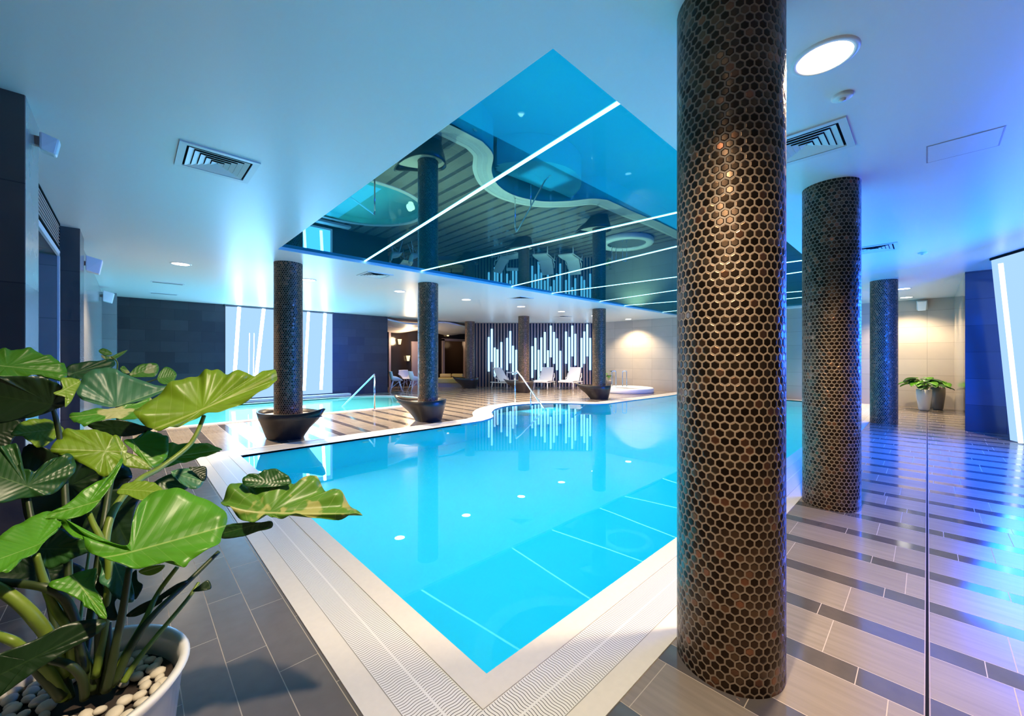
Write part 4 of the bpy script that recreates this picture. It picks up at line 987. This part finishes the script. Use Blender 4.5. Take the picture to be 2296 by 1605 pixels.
ST = [
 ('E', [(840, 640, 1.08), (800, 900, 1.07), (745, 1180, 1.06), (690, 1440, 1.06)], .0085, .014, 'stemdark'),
 ('E', [(1420, 540, 1.34), (1215, 740, 1.25), (1010, 935, 1.16), (870, 1120, 1.11), (740, 1400, 1.07)], .0075, .013, 'stemdark'),
 ('E', [(1290, 740, 1.30), (1215, 850, 1.26), (1010, 1095, 1.17), (880, 1260, 1.12), (800, 1390, 1.09)], .006, .010, 'stem'),
 ('E', [(1150, 640, 1.22), (1030, 800, 1.2), (930, 1000, 1.14), (810, 1210, 1.1), (720, 1420, 1.07)], .007, .011, 'stem'),
 ('B', [(1520, 560, 1.49), (1490, 640, 1.49), (1440, 750, 1.47), (1350, 870, 1.44), (1100, 1060, 1.36), (880, 1190, 1.28), (640, 1500, 1.18), (560, 2000, 1.12), (570, 2900, 1.10)], .008, .013, 'stem'),
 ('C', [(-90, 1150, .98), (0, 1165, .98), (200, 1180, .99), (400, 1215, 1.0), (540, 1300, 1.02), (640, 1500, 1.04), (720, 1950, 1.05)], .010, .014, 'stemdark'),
 ('C', [(-90, 1190, .96), (60, 1262, .97), (200, 1372, .98), (300, 1480, .99), (420, 1640, 1.01), (560, 1960, 1.04)], .015, .018, 'stem'),
 ('C', [(310, 930, .99), (350, 1080, 1.0), (410, 1250, 1.01), (490, 1420, 1.02), (580, 1560, 1.03), (650, 1960, 1.05)], .008, .015, 'stem'),
 ('C', [(760, 570, 1.1), (800, 670, 1.1), (860, 790, 1.1), (930, 1000, 1.1), (900, 1500, 1.08), (820, 1980, 1.06)], .007, .012, 'stem'),
 ('E', [(-40, 1075, .97), (60, 1110, .97), (130, 1150, .98), (300, 1300, 1.0), (420, 1490, 1.03)], .011, .014, 'stem'),
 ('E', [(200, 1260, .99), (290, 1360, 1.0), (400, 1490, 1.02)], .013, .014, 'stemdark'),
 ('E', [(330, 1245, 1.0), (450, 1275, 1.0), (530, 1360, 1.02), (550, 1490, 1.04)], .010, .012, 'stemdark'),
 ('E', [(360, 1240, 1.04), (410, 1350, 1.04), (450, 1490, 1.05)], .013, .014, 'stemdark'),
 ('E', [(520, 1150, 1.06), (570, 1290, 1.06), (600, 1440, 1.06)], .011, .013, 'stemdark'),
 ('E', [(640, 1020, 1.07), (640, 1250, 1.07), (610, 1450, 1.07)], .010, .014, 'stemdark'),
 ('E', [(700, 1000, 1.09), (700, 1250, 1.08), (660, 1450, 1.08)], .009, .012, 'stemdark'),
 ('A', [(130, 1110, 1.17), (180, 1230, 1.17), (230, 1340, 1.17), (280, 1600, 1.15), (400, 2100, 1.12), (560, 2900, 1.08)], .005, .011, 'stemdark'),
 ('A', [(455, 600, 1.25), (480, 690, 1.26), (520, 900, 1.27), (560, 1400, 1.22), (620, 2900, 1.10)], .006, .012, 'stemdark'),
 ('A', [(1000, 580, 1.5), (1010, 640, 1.5), (1020, 800, 1.46), (900, 1500, 1.25), (700, 2950, 1.09)], .005, .012, 'stemdark'),
]
for c, pts, r0, r1, mt in ST: stem(plant, c, pts, r0, r1, mt)
scatter()

vine = thing('pothos_vine', 'small variegated vine peeping out behind the elephant ear leaves', 'plant', (POTC.x, POTC.y + .12, RIM - .06))
for i, (ol, a_, tp, Z) in enumerate((
    ([(845, 105), (880, 80), (930, 95), (962, 130), (900, 142)], (950, 125), (848, 100), 1.80),
    ([(868, 140), (950, 148), (1020, 118), (1090, 94), (1062, 126), (1000, 165), (950, 182), (890, 170)], (960, 160), (1088, 96), 1.80),
    ([(1110, 300), (1180, 230), (1260, 210), (1340, 210), (1362, 255), (1330, 320), (1240, 327), (1150, 326)], (1150, 300), (1355, 240), 1.82),
    ([(1348, 332), (1380, 270), (1430, 240), (1490, 270), (1514, 310), (1480, 370), (1410, 392), (1360, 366)], (1365, 335), (1510, 310), 1.82),
    ([(1028, 252), (1060, 230), (1092, 260), (1112, 290), (1060, 292)], (1050, 260), (1110, 288), 1.80))):
    leaf(vine, 'A', ol, a_, tp, Z, (0, .4, .9), 'leafvar', .003, 0, 50 + i)
stem(vine, 'A', [(950, 150, 1.8), (1005, 200, 1.8), (1010, 300, 1.8), (1100, 360, 1.78), (1000, 700, 1.6), (800, 1600, 1.35), (640, 2790, 1.13)], .003, .005)
stem(vine, 'A', [(1365, 335, 1.82), (1250, 368, 1.82), (1120, 340, 1.8)], .0025, .003)
stem(vine, 'A', [(1130, 305, 1.82), (1060, 300, 1.81), (1010, 290, 1.8)], .0025, .003)

# potted peace lilies by the far wall
def far_plant(loc, label, pot, h, r, n, seed, arc=(0, 2 * PI), sc=1.0):
    t = thing('potted_lily', label, 'potted plant', loc, 0, 'leafy plants in pots by the far wall')
    bm = bmesh.new(); rr = lathe(bm, [(.001, .002), (r * .62, .002), (r * .72, .05), (r * 1.0, h * .7), (r, h), (r - .02, h), (r - .03, h - .06)], 32); build('pot', bm, pot, t, smooth=True)
    bm = bmesh.new(); disc(bm, r - .031, h - .05, 28); build('soil', bm, 'soil', t)
    rd = random.Random(seed)
    for k in range(n):
        a = rd.uniform(*arc); el = rd.uniform(.35, 1.35); ln = rd.uniform(.38, .62) * sc; hd = Vector((math.cos(a), math.sin(a), 0))
        p0 = hd * r * .4 * rd.random() + Vector((0, 0, h - .06)); p1 = p0 + hd * ln * .5 * math.cos(el) + Vector((0, 0, ln * .55 * math.sin(el) + .10)); p2 = p0 + hd * (ln * math.cos(el) + .12) + Vector((0, 0, ln * .72 * math.sin(el) + .08))
        side = hd.cross(UP); vsx, fx = [], []; m_ = 9
        for i in range(m_ + 1):
            u = i / m_; c = p1.lerp(p2, u) - Vector((0, 0, .12 * u * u)); w = .095 * math.sin(PI * min(1, u * .95 + .05)) ** .8 + .001
            for s in (-1, 0, 1): vsx.append(c + side * w * s + Vector((0, 0, .02 * abs(s))))
        for i in range(m_):
            for s in range(2): b = i * 3 + s; fx.append((b, b + 1, b + 4, b + 3))
        lf = raw('leaf', vsx, fx, 'leaf' if rd.random() < .6 else 'leafdeep', t, uvs=[(q // 3 / m_, (q % 3 - 1) * .25) for q in range(len(vsx))], smooth=True, solid=.002)
        bm = bmesh.new(); tube(bm, [p0, p0.lerp(p1, .6) + Vector((0, 0, .03)), p1], .006, n=6, smooth=3); build('stalk', bm, 'stem', lf, smooth=True)
    return t
far_plant((15.05, .06, 0), 'leafy plant in a glossy white pot at the end of the walkway', 'pot', .56, .15, 36, 5, (.35, 5.0), .80)
far_plant((15.62, -.20, 0), 'leafy plant in a grey pot tucked into the corner behind the white pot', 'greypot', .60, .14, 26, 9, (1.0, 3.6), .6)
p = at(1366, 850, 17.8); far_plant((min(15.6, p.x), p.y, 0), 'small thin plant behind the whirlpool column', 'greypot', .40, .14, 7, 11)

# ------------------------------------------------------------------ area lamps added for pools and panels
CYAN = (0.10, 0.72, 1.0)
for x0, x1, y0, y1 in ((1.3, 8.4, 1.5, 6.6), (8.4, 15.4, 1.5, 6.4)):
    lamp('underwater_fill', 'AREA', ((x0 + x1) / 2, (y0 + y1) / 2, -.10), 120, (0.03, .92, .85), x1 - x0, (0, 0, 0), size_y=y1 - y0)  # unseen sheets below the surface, added to light the basin evenly
lamp('pool_glow_fill', 'AREA', (8.3, 4.0, .03), 200, (.03, .58, 1.0), 13.6, (PI, 0, 0), size_y=4.8)  # unseen sheet over the water, added to tint the ceiling
lamp('underwater_fill', 'AREA', (8.1, 7.3, -.10), 8, (.4, .85, 1.0), 1.2, (0, 0, 0), size_y=1.2)  # small unseen fill added above the entry steps
lamp('pool_glow_fill', 'AREA', (2.6, 12.2, .03), 75, (.05, .50, 1.0), 5.0, (PI, 0, 0), size_y=3.2)  # another unseen upward sheet, added for the ceiling on the left
lamp('paddling_pool_fill', 'AREA', (3.2, 12.3, -.05), 105, (.16, .82, .80), 5.6, (0, 0, 0), size_y=3.2)  # unseen sheet in the shallow water, added to brighten its basin
# glow of the panels, with unseen blue lamps added beside them
lamp('panel_fill', 'AREA', (3.7, 14.85, 1.5), 120, (.12, .45, 1.0), 3.0, (PI / 2, 0, PI), size_y=2.6)  # unseen lamp before the panel, added to turn the ceiling bluer
lamp('side_blue_light', 'AREA', (8.0, -1.9, 1.6), 230, (.0, .095, 1.0), 1.1, (PI / 2, 0, -PI / 2 + .25), size_y=2.0, spread=1.2)  # unseen lamp added to throw blue on the dark end wall
lamp('side_blue_light', 'AREA', (9.1, -1.3, 1.6), 820, (.0, .095, 1.0), 2.6, (PI / 2 - .35, 0, math.atan2(.4256, .905) ), size_y=2.4, spread=2.5)
lamp('side_blue_light', 'AREA', (6.2, -2.1, 1.6), 200, (.0, .095, 1.0), 3.0, (PI / 2 - .45, 0, -.55), size_y=2.2, spread=2.2)

w = bpy.data.worlds.new('World'); scn.world = w; w.use_nodes = True
bg = w.node_tree.nodes.get('Background') or w.node_tree.nodes.new('ShaderNodeBackground')
bg.inputs[0].default_value = (.12, .3, .6, 1); bg.inputs[1].default_value = .08
